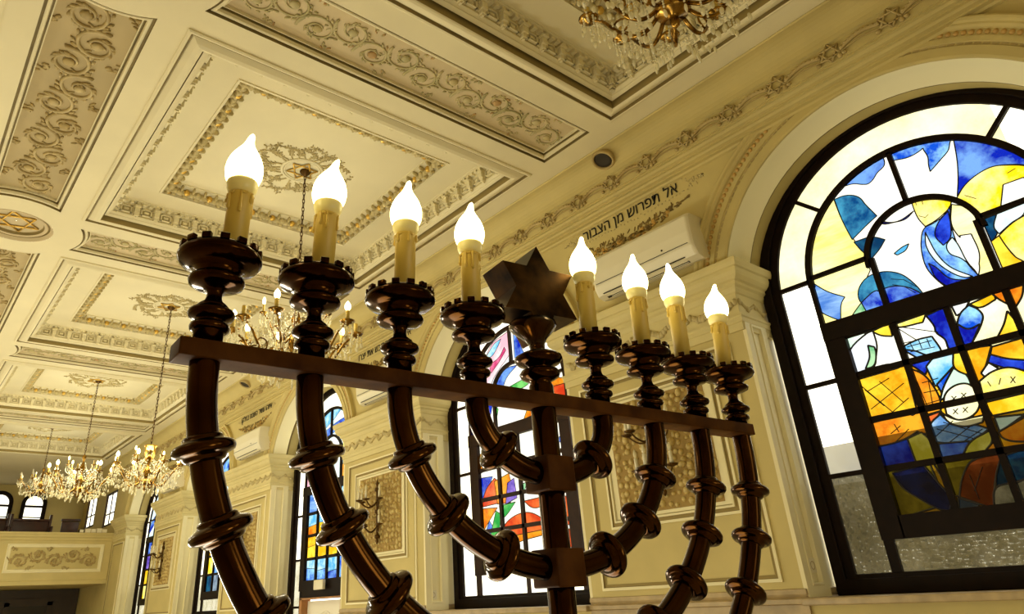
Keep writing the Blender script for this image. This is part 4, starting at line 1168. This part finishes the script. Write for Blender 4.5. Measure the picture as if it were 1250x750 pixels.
# ================================================================ the menorah
# measured in U (distance to its plane); its own x axis runs along the bar, turned slightly towards the lens
MS = .168*U                                       # spacing of the lights
STX, STY = .990*U, .9735*U
RZ = math.atan2(-.056, 1.344)
men = empty('menorah', (STX, STY, 0.0), RZ)
tag(men, 'tall dark bronze menorah with eight lit electric candles and a star on its stem', 'menorah')
def zz(u): return EYE+u*U
ZB0, ZB1 = zz(.3390), zz(.3665)                  # the bar
bar = MB()
bar.box((0, 0, 0), (8*MS+.042, .034, ZB1-ZB0), 0, None, .0018)
bo = bar.build('crossbar', M['bronze2'], men, loc=(-.007, 0, (ZB0+ZB1)/2)); bo.rotation_euler = (0, math.radians(-.38), 0)
TR = .0136                                        # branch tube
stem = MB()
zs = [(.019, .16), (.021, .20), (TR+.002, .25), (TR+.002, zz(.392))]
stem.lathe([(TR+.0035, .30), (TR+.002, .34), (TR+.002, zz(.385)), (TR-.001, zz(.394)), (TR+.004, zz(.398)), (TR+.0105, zz(.404)), (TR+.0125, zz(.4115)), (TR+.010, zz(.418)), (TR-.001, zz(.423)), (TR+.003, zz(.4265)),
            (TR+.0135, zz(.4335)), (TR+.0175, zz(.4415)), (TR+.0165, zz(.4475)), (TR+.008, zz(.455)), (TR-.002, zz(.459)), (TR-.004, zz(.466)), (TR-.0035, zz(.475))], 32, 0)
stem.build('stem', M['bronze'], men)
base = MB()
base.lathe([(.19, 0), (.19, .022), (.182, .030), (.160, .036), (.155, .060), (.135, .075), (.085, .105), (.055, .15), (.034, .19), (.030, .215), (.042, .225), (.042, .240), (.026, .252), (.020, .275), (.018, .305)], 40, 0)
base.build('base', M['bronze'], men)
# curved arms: a quarter of an ellipse under each end of the bar
def arm_pt(i, th):
    """i = 1..4 from the innermost pair; th 0 at the bar, 90 degrees at the stem."""
    a = i*MS; b = (.120, .285, .450, .610)[i-1]*U; zc = zz(.330)
    return a*math.cos(th), zc-b*math.sin(th)
KN = {1: [43], 2: [22, 44, 67], 3: [15.5, 29.5, 45, 61, 76], 4: [11.5, 22, 34, 46, 58, 70, 80]}
arm = {}
def knop_mesh():
    k = MB(); r = TR
    k.lathe([(r+.0006, -.0122), (r+.0028, -.0118), (r+.0040, -.0100), (r+.0042, -.0080), (r+.0070, -.0066), (r+.0118, -.0046), (r+.0136, -.0020), (r+.0138, .0010), (r+.0126, .0034), (r+.0090, .0050), (r+.0060, .0060), (r+.0050, .0078), (r+.0036, .0098), (r+.0010, .0110), (r+.0004, .0112)], 36, 0)
    return k
knop0 = None
for i in range(1, 5):
    for sg in (-1, 1):
        pts = [(sg*i*MS, 0, ZB1+.002), (sg*i*MS, 0, zz(.345))]
        for t in range(37):
            x, z = arm_pt(i, math.radians(t*90/36)); pts.append((sg*x, 0, z))
        b = MB(); b.tube(pts, TR, 20, 0)
        br = b.build('branch', M['bronze'], men)
        for deg in KN[i]:
            th = math.radians(deg); x, z = arm_pt(i, th)
            x2, z2 = arm_pt(i, th+.01)
            d = Vector((sg*(x2-x), 0, z2-z)).normalized()
            q = Vector((0, 0, 1)).rotation_difference(d)
            if knop0 is None:
                knop0 = knop_mesh().build('knop', M['bronze'], br); ko = knop0
            else:
                ko = knop0.copy(); COL.objects.link(ko); ko.parent = br
            ko.rotation_mode = 'QUATERNION'; ko.rotation_quaternion = q; ko.location = (sg*x, 0, z)
    x, z = arm_pt(i, PI/2)
    jb = MB(); jb.box((0, 0, z), (.043, .043, .040), 0, None, .002)
    jb.build('joint_block', M['bronze2'], men)
# drip cups on turned necks, candles and bulbs
def cup_mesh():
    c = MB(); b = 0
    p = [(TR, -.004), (TR, .0095), (.0156, .0100), (.0180, .0118), (.0185, .0142), (.0178, .0166), (.0150, .0182), (.0128, .0194), (.0128, .0206), (.0150, .0218), (.0204, .0242), (.0219, .0272), (.0212, .0300),
         (.0168, .0326), (.0146, .0336), (.0150, .0352), (.0128, .0378), (.0088, .0408), (.0074, .0450), (.0074, .0490), (.0086, .0525), (.0130, .0548), (.0200, .0562), (.0256, .0588), (.0268, .0618), (.0262, .0642), (.0216, .0664), (.0212, .0690), (.0222, .0712),
         (.0228, .0738), (.0290, .0768), (.0370, .0800), (.0402, .0838), (.0406, .0864), (.0398, .0888), (.0382, .0920), (.0374, .0926), (.0352, .0922), (.0330, .0900), (.0200, .0890), (.005, .0890)]
    c.lathe(p, 44, 0)
    n = 14
    for k in range(n):
        a = 2*PI*k/n
        T = Matrix.Rotation(a, 4, 'Z') @ Matrix.Translation((.0368, 0, .0944))
        c.box((0, 0, 0), (.0054, .0088, .0062), 0, T, .0009)
    return c
def candle_mesh(seed, h=.0745):
    rg = random.Random(seed); c = MB(); r = .0124
    c.lathe([(r, 0), (r, h-.004), (r+.0008, h-.002), (r+.0002, h), (r-.003, h+.0006)], 28, 0)
    k = 7
    for j in range(k):                            # runs of wax down from the rim
        a = 2*PI*(j+rg.uniform(-.25, .25))/k; L = rg.uniform(.006, .024); w = rg.uniform(.0014, .0024)
        pts = [((r+.0004)*math.cos(a), (r+.0004)*math.sin(a), h-.001-L*t/6) for t in range(7)]
        c.tube(pts, [w*.85]*5+[w*1.1, w*1.25], 7, 0)
        p = pts[-1]; c.blob(p, (w*1.25, w*1.25, w*1.7), 0, None, 8, 5)
        a2 = a+2*PI/k*.5
        c.tube([((r+.0003)*math.cos(a+(a2-a)*t/3), (r+.0003)*math.sin(a+(a2-a)*t/3), h-.002-.0012*math.sin(PI*t/3)) for t in range(4)], w*.7, 6, 0)
    return c
def collar_mesh():
    c = MB(); c.lathe([(.0090, -.0005), (.0122, .0012), (.0146, .0040), (.0158, .0080), (.0162, .0125), (.0160, .0147), (.0154, .0153)], 32, 0); return c
def bulb_mesh(lean):
    c = MB(); B = .0168
    pr = [(.0156, 0), (.0174, .003), (.0188, .0075), (.0196, .0125), (.0196, .0175), (.0188, .0230), (.0170, .0290), (.0142, .0350), (.0108, .0408), (.0079, .0456), (.0058, .0500), (.0045, .0545), (.0037, .0590), (.0029, .0625), (.0014, .0650), (.0002, .0655)]
    L = .0800
    ax = lambda z: (lean[0]*max(0, (z-.028)/.037)**2, lean[1]*max(0, (z-.028)/.037)**2)
    c.lathe([(r, z) for r, z in pr], 28, 0, axis=ax)
    return c
cup0 = cup_mesh().build('drip_cup', M['bronze'], men)
# where each bulb tip stands against its cup, left to right
CDX = [.0144, .0067, .0070, .0, -.0040, .0045, -.0060, -.0040]    # the sleeves do not stand quite centred
CHH = [.003, .0075, .011, .010, .0150, .0150, .0200, .0115]        # nor are they equally tall
LEAN = [(.004, 0), (.007, 0), (.004, 0), (.005, 0), (.003, 0), (.002, 0), (-.001, 0), (.006, 0)]
TIPX = [.0080, .0150, .0095, .0100, .0120, .0125, .0060, .0250]
TILT = [math.degrees(math.atan2(t-l[0], .155+h)) for t, l, h in zip(TIPX, LEAN, CHH)]
CT = [2.0, 1.2, 1.0, .8, .5, .8, 1.0, 1.0]
CH = [.006, .000, .000, -.001, .001, .000, .004, -.001]
pos = [-4, -3, -2, -1, 1, 2, 3, 4]
for n, i in enumerate(pos):
    x = i*MS
    cu = cup0 if n == 0 else cup0.copy()
    if n: COL.objects.link(cu); cu.parent = men
    cu.location = (x, 0, ZB1); cu.rotation_euler = (0, math.radians(CT[n]), 0)
    ca = candle_mesh(40+n, .0745+CHH[n]).build('candle', M['candle'], men)
    ca.location = (x+CDX[n], 0, ZB1+.088); ca.rotation_euler = (0, math.radians(TILT[n]), 0)
    co = collar_mesh().build('bulb_collar', M['collar'], ca); co.location = (0, 0, .0748+CHH[n])
    bu = bulb_mesh(LEAN[n]).build('flame_bulb', M['bulb'], ca); bu.location = (0, 0, .0748+CHH[n]+.0150)
# six-pointed star of tarnished brass over a flared socket
sx, sy, szz = 1.0499*U, .9992*U, zz(.6238); RS = .1123*U
star = MB(); P = []
for k in range(12):
    R = RS if k % 2 == 0 else RS/math.sqrt(3)
    a = PI/2+k*PI/6; P.append((R*math.cos(a), R*math.sin(a)))
TH = .055
Tst = Matrix.Rotation(PI/2, 4, 'X')
star.prism(P, -TH/2-.0, TH/2, 0, Tst)
so = star.build('star_finial', M['tarnish'], men, bevel=.0008)
lx, ly = sx-STX, sy-STY
cz, sn = math.cos(-RZ), math.sin(-RZ)
so.location = (lx*cz-ly*sn, lx*sn+ly*cz+TH/2, szz); so.rotation_euler = (0, math.radians(0.3), math.radians(-8.7)-RZ)
so['label'] = 'thick six-pointed star of tarnished brass'
fu = MB()
fu.lathe([(.0098, zz(.468)), (.0106, zz(.480)), (.0150, zz(.497)), (.0225, zz(.515)), (.0300, zz(.532)), (.0335, zz(.545)), (.0320, zz(.556)), (.010, zz(.560))], 32, 0, axis=lambda z: (.9*(so.location.x)*max(0, min(1, (z-zz(.468))/(zz(.55)-zz(.468)))), .9*so.location.y*max(0, min(1, (z-zz(.468))/(zz(.55)-zz(.468))))))
fu.build('star_socket', M['bronze'], men)

# ================================================================ chandeliers
CHX = .532
def chandelier(name, zc, R, arms, lit, style, k, label):
    """zc: level of the candle sockets (wall units); R: reach of the arms in metres."""
    x, y, z = D(CHX, wc(k), zc)
    root = empty(name, (x, y, z)); tag(root, label, 'chandelier', 'crystal chandeliers along the coffered ceiling')
    ztop = HC*S+EYE-z
    s = R/.5
    ch = MB(); zt = .34*s if style != 2 else .30*s
    n = int((ztop-.05-zt)/.045)
    for i in range(n):
        a = zt+(ztop-.05-zt)*i/n; b = zt+(ztop-.05-zt)*(i+1)/n; m = (a+b)/2; h = (b-a)*.68
        ax = (1, 0) if i % 2 else (0, 1)
        ch.tube([(ax[0]*.011*math.cos(t), ax[1]*.011*math.cos(t), m+h*math.sin(t)) for t in [2*PI*q/10 for q in range(11)]], .0042, 5, 0)
    ch.lathe([(.008, ztop-.06), (.02, ztop-.05), (.045, ztop-.028), (.055, ztop-.010), (.055, ztop-.001)], 20, 0)
    ch.build('hanging_chain', M['brassdark'], root)
    col = MB()
    col.lathe([(.004, -.40*s), (.022*s, -.385*s), (.030*s, -.36*s), (.022*s, -.335*s), (.030*s, -.32*s), (.085*s, -.30*s), (.105*s, -.27*s), (.095*s, -.24*s), (.045*s, -.225*s), (.030*s, -.20*s), (.045*s, -.16*s), (.055*s, -.12*s), (.042*s, -.07*s), (.022*s, -.04*s), (.020*s, .02*s),
               (.038*s, .06*s), (.042*s, .10*s), (.026*s, .15*s), (.014*s, .19*s), (.020*s, .24*s), (.036*s, .27*s), (.030*s, .30*s), (.010*s, .32*s), (.006, zt+.01)], 20, 0)
    col.build('column', M['brass'], root)
    if style == 2:                                # gilt crown with hoops
        cr = MB()
        cr.lathe([(.060*s, .235*s), (.085*s, .285*s), (.105*s, .30*s), (.10*s, .305*s), (.05*s, .29*s), (.03*s, .25*s)], 20, 0)
        for q in range(4):
            a = PI/2*q+.4; cr.tube([(.09*s*math.cos(a), .09*s*math.sin(a), .30*s), (.085*s*math.cos(a), .085*s*math.sin(a), .15*s), (.04*s*math.cos(a), .04*s*math.sin(a), .05*s)], .010*s, 6, 0)
        cr.build('gilt_crown', M['gold'], root)
    # one arm, one candle, one lamp, one crystal drop are built once and turned round the column
    am = MB(); pts = []
    for t in range(23):
        u = t/22
        pts.append((.05*s+(R-.05*s)*u, 0, -.20*s-.15*s*math.sin(PI*min(1, u*1.25))*(1-u*.25)+.20*s*u**2.2-.012*s))
    pts[-1] = (R, 0, -.03*s)
    am.tube(pts, [.012*s*(1.15-.5*abs(t/22-.2)) for t in range(23)], 7, 0)
    am.tube([(R*.62+.05*s*math.cos(a), 0, -.19*s+.05*s*math.sin(a)) for a in [PI*q/8*1.5 for q in range(9)]], .007*s, 6, 0)
    am.lathe([(.010*s, -.05*s), (.016*s, -.035*s), (.052*s, -.022*s), (.064*s, -.010*s), (.060*s, -.008*s), (.020*s, -.012*s)], 14, 0, Matrix.Translation((R, 0, 0)))
    cd = MB(); cd.lathe([(.0165*s, -.012*s), (.0165*s, .080*s), (.012*s, .084*s)], 10, 0)
    lm = MB(); lm.lathe([(.012*s, .082*s), (.020*s, .095*s), (.0255*s, .112*s), (.024*s, .128*s), (.016*s, .146*s), (.006*s, .160*s), (.001, .166*s)], 12, 0)
    cs = MB()
    def bead(p, r): cs.blob(p, (r, r, r*1.15), 0, None, 6, 4)
    for q in range(5):                            # strings of beads under each drip pan
        a = 2*PI*q/5; bx, by = R+.050*s*math.cos(a), .050*s*math.sin(a)
        L = 3+(q*7) % 3
        for i in range(L): bead((bx, by, -.030*s-.020*s*i), .0075*s)
        cs.blob((bx, by, -.030*s-.020*s*L-.022*s), (.014*s, .006*s, .026*s), 0, None, 8, 5)
    w = 2*PI/arms
    for i in range(1, 12):                        # a swag to the next arm
        t = i/12; a = w*t
        q0 = Vector((R, 0, 0)); q1 = Vector((R*math.cos(w), R*math.sin(w), 0)); p = q0.lerp(q1, t)
        bead((p.x, p.y, -.03*s-.10*s*math.sin(PI*t)), .0078*s)
    for i in range(1, 15):                        # and one from the column
        t = i/15; bead((.06*s+(R-.08*s)*t, .012*s, .10*s-.12*s*t-.16*s*math.sin(PI*t)), .0078*s)
    for q in range(3):
        rr = R*(.35+.22*q); a = w*.5
        zq = -.24*s-.05*s*(2-q)
        for i in range(3): bead((rr*math.cos(a), rr*math.sin(a), zq-.02*s*i), .007*s)
        cs.blob((rr*math.cos(a), rr*math.sin(a), zq-.09*s), (.016*s, .010*s, .030*s), 0, None, 8, 5)
    for q in range(7):
        rr = R*(.42+.085*q); a = w*(.5 if q % 2 else .18)
        zq = -.20*s-.10*s*math.sin(PI*min(1, (rr/R)*1.1))*.6
        for i in range(2+q % 3): bead((rr*math.cos(a), rr*math.sin(a), zq-.02*s*i), .0075*s)
        cs.blob((rr*math.cos(a), rr*math.sin(a), zq-.045*s-.02*s*(2+q % 3)), (.014*s, .009*s, .028*s), 0, None, 8, 5)
    a0 = am.build('arm', M['brass'], root); c0 = cd.build('candle', M['candle'], a0)
    l0 = lm.build('bulb', M['lamp'] if lit else M['plastic'], a0); s0 = cs.build('crystal_drops', M['crystal'], a0); s0['kind'] = 'stuff'
    for o in (c0, l0): o.location = (R, 0, 0)
    for j in range(arms):
        if j == 0: aj, kids = a0, None
        else:
            aj = a0.copy(); COL.objects.link(aj); aj.parent = root
            for o in (c0, l0, s0):
                if o is l0 and lit and (j % lit == 1): continue          # a few bulbs are missing
                q = o.copy(); COL.objects.link(q); q.parent = aj
        aj.rotation_euler = (0, 0, w*j+(-.05 if k == 0 else .2))
    # upper tier
    up = a0.copy(); COL.objects.link(up); up.parent = root; up.scale = (.55, .55, .8); up.location = (0, 0, .13*s)
    for o in (c0, l0, s0):
        q = o.copy(); COL.objects.link(q); q.parent = up
    up.rotation_euler = (0, 0, .45)
    n2 = max(4, arms//2)
    for j in range(1, n2):
        uj = up.copy(); COL.objects.link(uj); uj.parent = root; uj.rotation_euler = (0, 0, .45+2*PI*j/n2)
        for o in (c0, l0, s0):
            if o is l0 and lit and j % 3 == 0: continue
            q = o.copy(); COL.objects.link(q); q.parent = uj
    return root
# nearest first
chandelier('chandelier', .605, .43, 10, 0, 1, 0, 'unlit crystal chandelier with gilt cups, nearest, beside the arch of the largest window')
chandelier('chandelier', .478, .53, 10, 4, 1, 1, 'lit crystal chandelier half hidden behind the menorah bar and its second candle from the left')
chandelier('chandelier', .372, .40, 8, 5, 2, 2, 'lit crystal chandelier hanging lowest, topped by a gilt crown, right of another lit one')
chandelier('chandelier', .485, .50, 9, 5, 1, 3, 'lit crystal chandelier over the gallery parapet, between the gilt-crowned one and the unlit one')
chandelier('chandelier', .590, .42, 8, 0, 1, 4, 'dim unlit chandelier, farthest away, in front of the arched windows of the gallery')

# ================================================================ things on the window wall
def air_conditioner(k, label):
    y0 = .553+PER*k; y1 = y0+.222; z0, z1 = .500, .5815
    root = empty('air_conditioner', D(.999, (y0+y1)/2, z0)); tag(root, label, 'air conditioner', 'wall air conditioners over the piers')
    inv = Matrix.Translation(-Vector(D(.999, (y0+y1)/2, z0)))
    b = MB(); xw = .9990
    pr = [(0, z0+.006), (.020, z0), (.036, z0+.004), (.0455, z0+.020), (.0480, z0+.045), (.0470, z1-.008), (.0420, z1-.001), (.036, z1), (0, z1)]
    L0 = [(xw-d, z) for d, z in pr]
    rows = []
    for y, sh in ((y0, .004), (y0+.003, .001), (y0+.006, 0), (y1-.006, 0), (y1-.003, .001), (y1, .004)):
        rows.append([tuple(inv @ Vector(D(x+sh*(xw-x)/.048, y, z))) for x, z in L0])
    b.loops(rows, 0); n = len(L0)
    b.add(rows[0], [tuple(range(n))], 0); b.add(rows[-1], [tuple(range(n))], 0)
    b.build('housing', M['plastic'], root)
    v = MB()
    v.add([tuple(inv @ Vector(D(x, y, z))) for x, y, z in ((xw-.0232, y0+.024, z0+.0002), (xw-.0232, y1-.016, z0+.0002), (xw-.0395, y1-.016, z0+.0062), (xw-.0395, y0+.024, z0+.0062))], [(0, 1, 2, 3)], 0)
    for i in range(4):
        f = .15+.22*i
        v.box(tuple(inv @ Vector(D(xw-.0232-.0163*f, (y0+y1)/2, z0-.0004+.006*f))), (.003, .17*S, .006), 1)
    v.build('air_outlet', [M['slot'], M['plastic']], root)
    g = MB()
    g.box(tuple(inv @ Vector(D(xw-.0470, (y0+y1)/2, z0+.0245))), (.004, .205*S, .004), 0)
    g.build('front_seam', M['slot'], root)
    d = MB(); d.lathe([(.008, 0), (.008, .004), (.001, .004)], 10, 0, inv @ Matrix.Translation(Vector(D(xw-.0473, y0+.060, z0+.031))) @ Matrix.Rotation(-PI/2, 4, 'Y'))
    d.build('receiver_dot', M['slot'], root)
air_conditioner(0, 'white wall air conditioner above the right-hand candles, beside the largest arch')
air_conditioner(1, 'white wall air conditioner just under the bar, between second and third menorah branches from left')
air_conditioner(2, 'white wall air conditioner seen whole between the two leftmost menorah branches')
air_conditioner(3, 'white wall air conditioner farthest away, just right of the gilt-crowned chandelier')

def sconce(k, label):
    yc = .7175+PER*k
    root = empty('wall_sconce', D(.9965, yc, .215)); tag(root, label, 'wall lamp', 'candle sconces on the pebbled panels')
    r = MB()
    r.lathe([(.004, -.36), (.020, -.33), (.012, -.30), (.014, .30), (.022, .32), (.010, .35), (.002, .38)], 12, 0, Matrix.Translation((-.028, 0, 0)))
    for z in (-.28, .0, .25): r.lathe([(.03, -.02), (.034, 0), (.03, .02)], 12, 0, Matrix.Translation((-.026, 0, z)))
    for z in (-.25, .22): r.tube([(0, 0, z), (-.028, 0, z)], .010, 6, 0)
    r.build('back_rod', M['brassdark'], root)
    for z0, n, R in ((.12, 4, .22), (-.16, 3, .18)):
        for j in range(n):
            a = PI*(.14+.72*j/(n-1))+PI/2
            dx, dy = math.cos(a)*R, math.sin(a)*R
            am = MB()
            am.tube([(-.028+dx*u, dy*u, z0-.07*math.sin(PI*u)) for u in [q/10 for q in range(11)]], .0075, 6, 0)
            am.lathe([(.008, z0-.012), (.040, z0), (.046, z0+.010), (.040, z0+.012), (.012, z0+.008)], 14, 0, Matrix.Translation((-.028+dx, dy, 0)))
            ao = am.build('arm', M['brassdark'], root)
            cm = MB(); cm.lathe([(.015, z0+.008), (.015, z0+.100), (.010, z0+.104)], 10, 0, Matrix.Translation((-.028+dx, dy, 0)))
            cm.build('candle', M['plastic'], ao)
            gm = MB(); gm.lathe([(.006, z0+.10), (.014, z0+.115), (.017, z0+.135), (.010, z0+.16), (.001, z0+.175)], 10, 0, Matrix.Translation((-.028+dx, dy, 0)))
            gm.build('bulb', M['crystal'], ao)
sconce(0, 'dark candle sconce on the pebbled panel behind the right-hand menorah branches')
sconce(1, 'dark candle sconce on the pebbled panel between the second and third menorah branches')
sconce(2, 'dark candle sconce on the pebbled panel just behind the left outermost branch')
sconce(3, 'dark candle sconce on the pebbled panel near the farthest stained window')

for k, lb in ((0, 'round dark ceiling speaker in the cove, above the large Hebrew writing'), (2, 'small round dark ceiling speaker seen just under the left end of the menorah bar')):
    yc = .6885+.872*k
    T = Matrix.Translation(Vector(D(.9330, yc, .7615))) @ Matrix.Rotation(PI+math.radians(26), 4, 'Y') @ Matrix.Translation((0, 0, .030))
    root = empty('recessed_speaker', (0, 0, 0)); tag(root, lb, 'ceiling speaker')
    root.matrix_world = T
    rm = MB(); rm.lathe([(.100, -.06), (.104, .012), (.098, .022), (.084, .020), (.080, .006)], 28, 0, caps=False); rm.build('rim', M['relief'], root)
    gm = MB(); gm.lathe([(.081, .000), (.081, .008), (.055, .003), (.001, .002)], 28, 0); gm.build('grille', M['slot'], root)
def socket(y, x, z, label, sg):
    root = empty('wall_socket', D(x, y-sg*.0012, z)); tag(root, label, 'power socket')
    b = MB(); b.box((0, 0, 0), (.088, .010, .088), 0, None, .003); b.build('cover_plate', M['plastic'], root)
    h = MB(); h.lathe([(.026, -.004), (.026, .0035), (.022, .0035), (.022, .0), (.001, .0)], 16, 0, Matrix.Rotation(PI/2*sg, 4, 'X') @ Matrix.Translation((0, 0, .003)))
    h.build('plug_hole', M['relief'], root)
socket(wc(0)+HW, 1.035, .022, 'small wall socket low on the jamb of the largest window', 1)
socket(wc(1)+HW, 1.022, .014, 'small wall socket low on the white jamb left of the red stained glass', 1)
lb = MB(); lb.box((0, 0, 0), (.05, .26, .125), 0, None, .008)
lo = lb.build('emergency_light', M['plastic'], None, loc=D(1.066, wc(2)+.002, .0615))
tag(lo, 'white emergency light box on the dark beam over the white door', 'light')

# things in the gallery
for i, (x, l) in enumerate(((.445, 'dark red-brown pew in the gallery under the leftmost arched window'), (.655, 'dark red-brown pew in the gallery under the second arched window, nearer the corner'))):
    root = empty('pew', D(x, 4.72, .3005)); tag(root, l, 'pew', 'gallery pews')
    b = MB(); b.box((0, .22, .50), (.86, .05, 1.0), 0, None, .01); b.box((0, .20, 1.02), (.90, .09, .05), 0, None, .01); b.build('backrest', M['pew'], root)
    b = MB(); b.box((0, 0, .44), (.86, .42, .05), 0, None, .01); b.build('seat', M['pew'], root)
    for sg in (-1, 1):
        b = MB(); b.box((sg*.45, .05, .42), (.05, .48, .84), 0, None, .012); b.box((sg*.45, .22, .98), (.06, .12, .36), 0, None, .012); b.build('end_panel', M['pew'], root)
rs = MB(); rs.box((0, 0, 0), (.42, .06, .30), 0, None, .01); rs.box((0, 0, .19), (.46, .10, .06), 0, None, .01)
rsx = rs.build('gallery_desk', M['pew'], None, loc=D(.86, 4.78, .3005+.03+.155)); 
tag(rsx, 'dark wooden reading desk in the gallery, right of the pews by the corner', 'desk')
rsl = MB(); rsl.box((0, 0, -.50), (.38, .05, .70), 0); o = rsl.build('desk_front', M['pew'], rsx)
BK = [(.838, .10, .08, 'dark'), (.868, .13, .10, 'p'), (.896, .12, .095, 'p'), (.924, .12, .11, 'p'), (.950, .12, .095, 'p')]
BL = ['small dark book at the left end of the row on the gallery parapet', 'pale book lying on the parapet, second of the row of books',
      'pale book lying in the middle of the row on the gallery parapet', 'pale book lying on the parapet, second from the corner', 'pale book at the corner end of the row on the gallery parapet']
for (x, w, h, c), l in zip(BK, BL):
    b = MB(); b.box((0, 0, h/2), (w, .17, h), 0 if c == 'p' else 1, None, .006)
    b.box((0, -.004, h/2), (w-.014, .166, h-.02), 2)
    o = b.build('prayer_book', [M['paper'], M['slot'], M['plastic']], None, loc=D(x, YG+.018, .4145)); tag(o, l, 'book', 'books lying on the gallery parapet')

# ================================================================ light
def point(name, loc, power, col, r):
    l = bpy.data.lights.new(name, 'POINT'); l.energy = power; l.color = col; l.shadow_soft_size = r
    o = bpy.data.objects.new(name, l); COL.objects.link(o); o.location = loc; return o
WARM = (1.0, .98, .78)
PW = [0, 20, 42, 52, 30]
for k in range(1, 5):
    x, y, z = D(CHX, wc(k), (.50, .50, .40, .50, .60)[k])
    point('chandelier_and_fill_light', (x, y, z+.02), PW[k], WARM, .32)  # farthest chandelier is unlit; its light is added to brighten the gallery
for k in range(0, 5):                            # unseen fill lights added across the hall; no chandeliers are built there
    x, y, z = D(MIR(CHX), wc(k), .48)
    point('chandelier_and_fill_light', (x, y, z), (8, 26, 34, 34, 34)[k], WARM, .35)
    point('low_fill_light', (.5, wc(k)*S, 1.0), (44, 112, 140, 130, 50)[k], WARM, .45)  # added low fill for the ceiling; no lamp stands here
# unseen fill lights added behind the lens, with no fixtures
point('rear_fill_light', (.8, -1.6, 1.5), 24, WARM, .35)
point('rear_fill_light', (1.8, -1.6, 2.2), 10, WARM, .35)

w = bpy.data.worlds.new('sky'); sc.world = w; w.use_nodes = True
nt = w.node_tree; nt.nodes.clear()
out = nt.nodes.new('ShaderNodeOutputWorld'); bg = nt.nodes.new('ShaderNodeBackground')
tc = nt.nodes.new('ShaderNodeTexCoord'); sp = nt.nodes.new('ShaderNodeSeparateXYZ'); rp = nt.nodes.new('ShaderNodeValToRGB')
mr = nt.nodes.new('ShaderNodeMapRange'); mr.inputs[1].default_value = -.12; mr.inputs[2].default_value = .06
nt.links.new(tc.outputs['Generated'], sp.inputs[0]); nt.links.new(sp.outputs['Z'], mr.inputs[0]); nt.links.new(mr.outputs[0], rp.inputs[0])
rp.color_ramp.elements[0].color = (.55, .50, .38, 1); rp.color_ramp.elements[1].color = (1.0, .97, .88, 1)
nt.links.new(rp.outputs[0], bg.inputs[0]); bg.inputs[1].default_value = 3.2
nt.links.new(bg.outputs[0], out.inputs[0])

vs = sc.view_settings
sc.display_settings.display_device = 'sRGB'
vs.view_transform = 'Standard'; vs.look = 'None'; vs.exposure = 0.3; vs.gamma = 1.0; vs.use_curve_mapping = False
sc.cycles.max_bounces = 10; sc.cycles.diffuse_bounces = 5; sc.cycles.glossy_bounces = 4; sc.cycles.transparent_max_bounces = 24
sc.cycles.use_denoising = True
sc.cycles.sample_clamp_indirect = 6.0
sc.cycles.caustics_reflective = False; sc.cycles.caustics_refractive = False
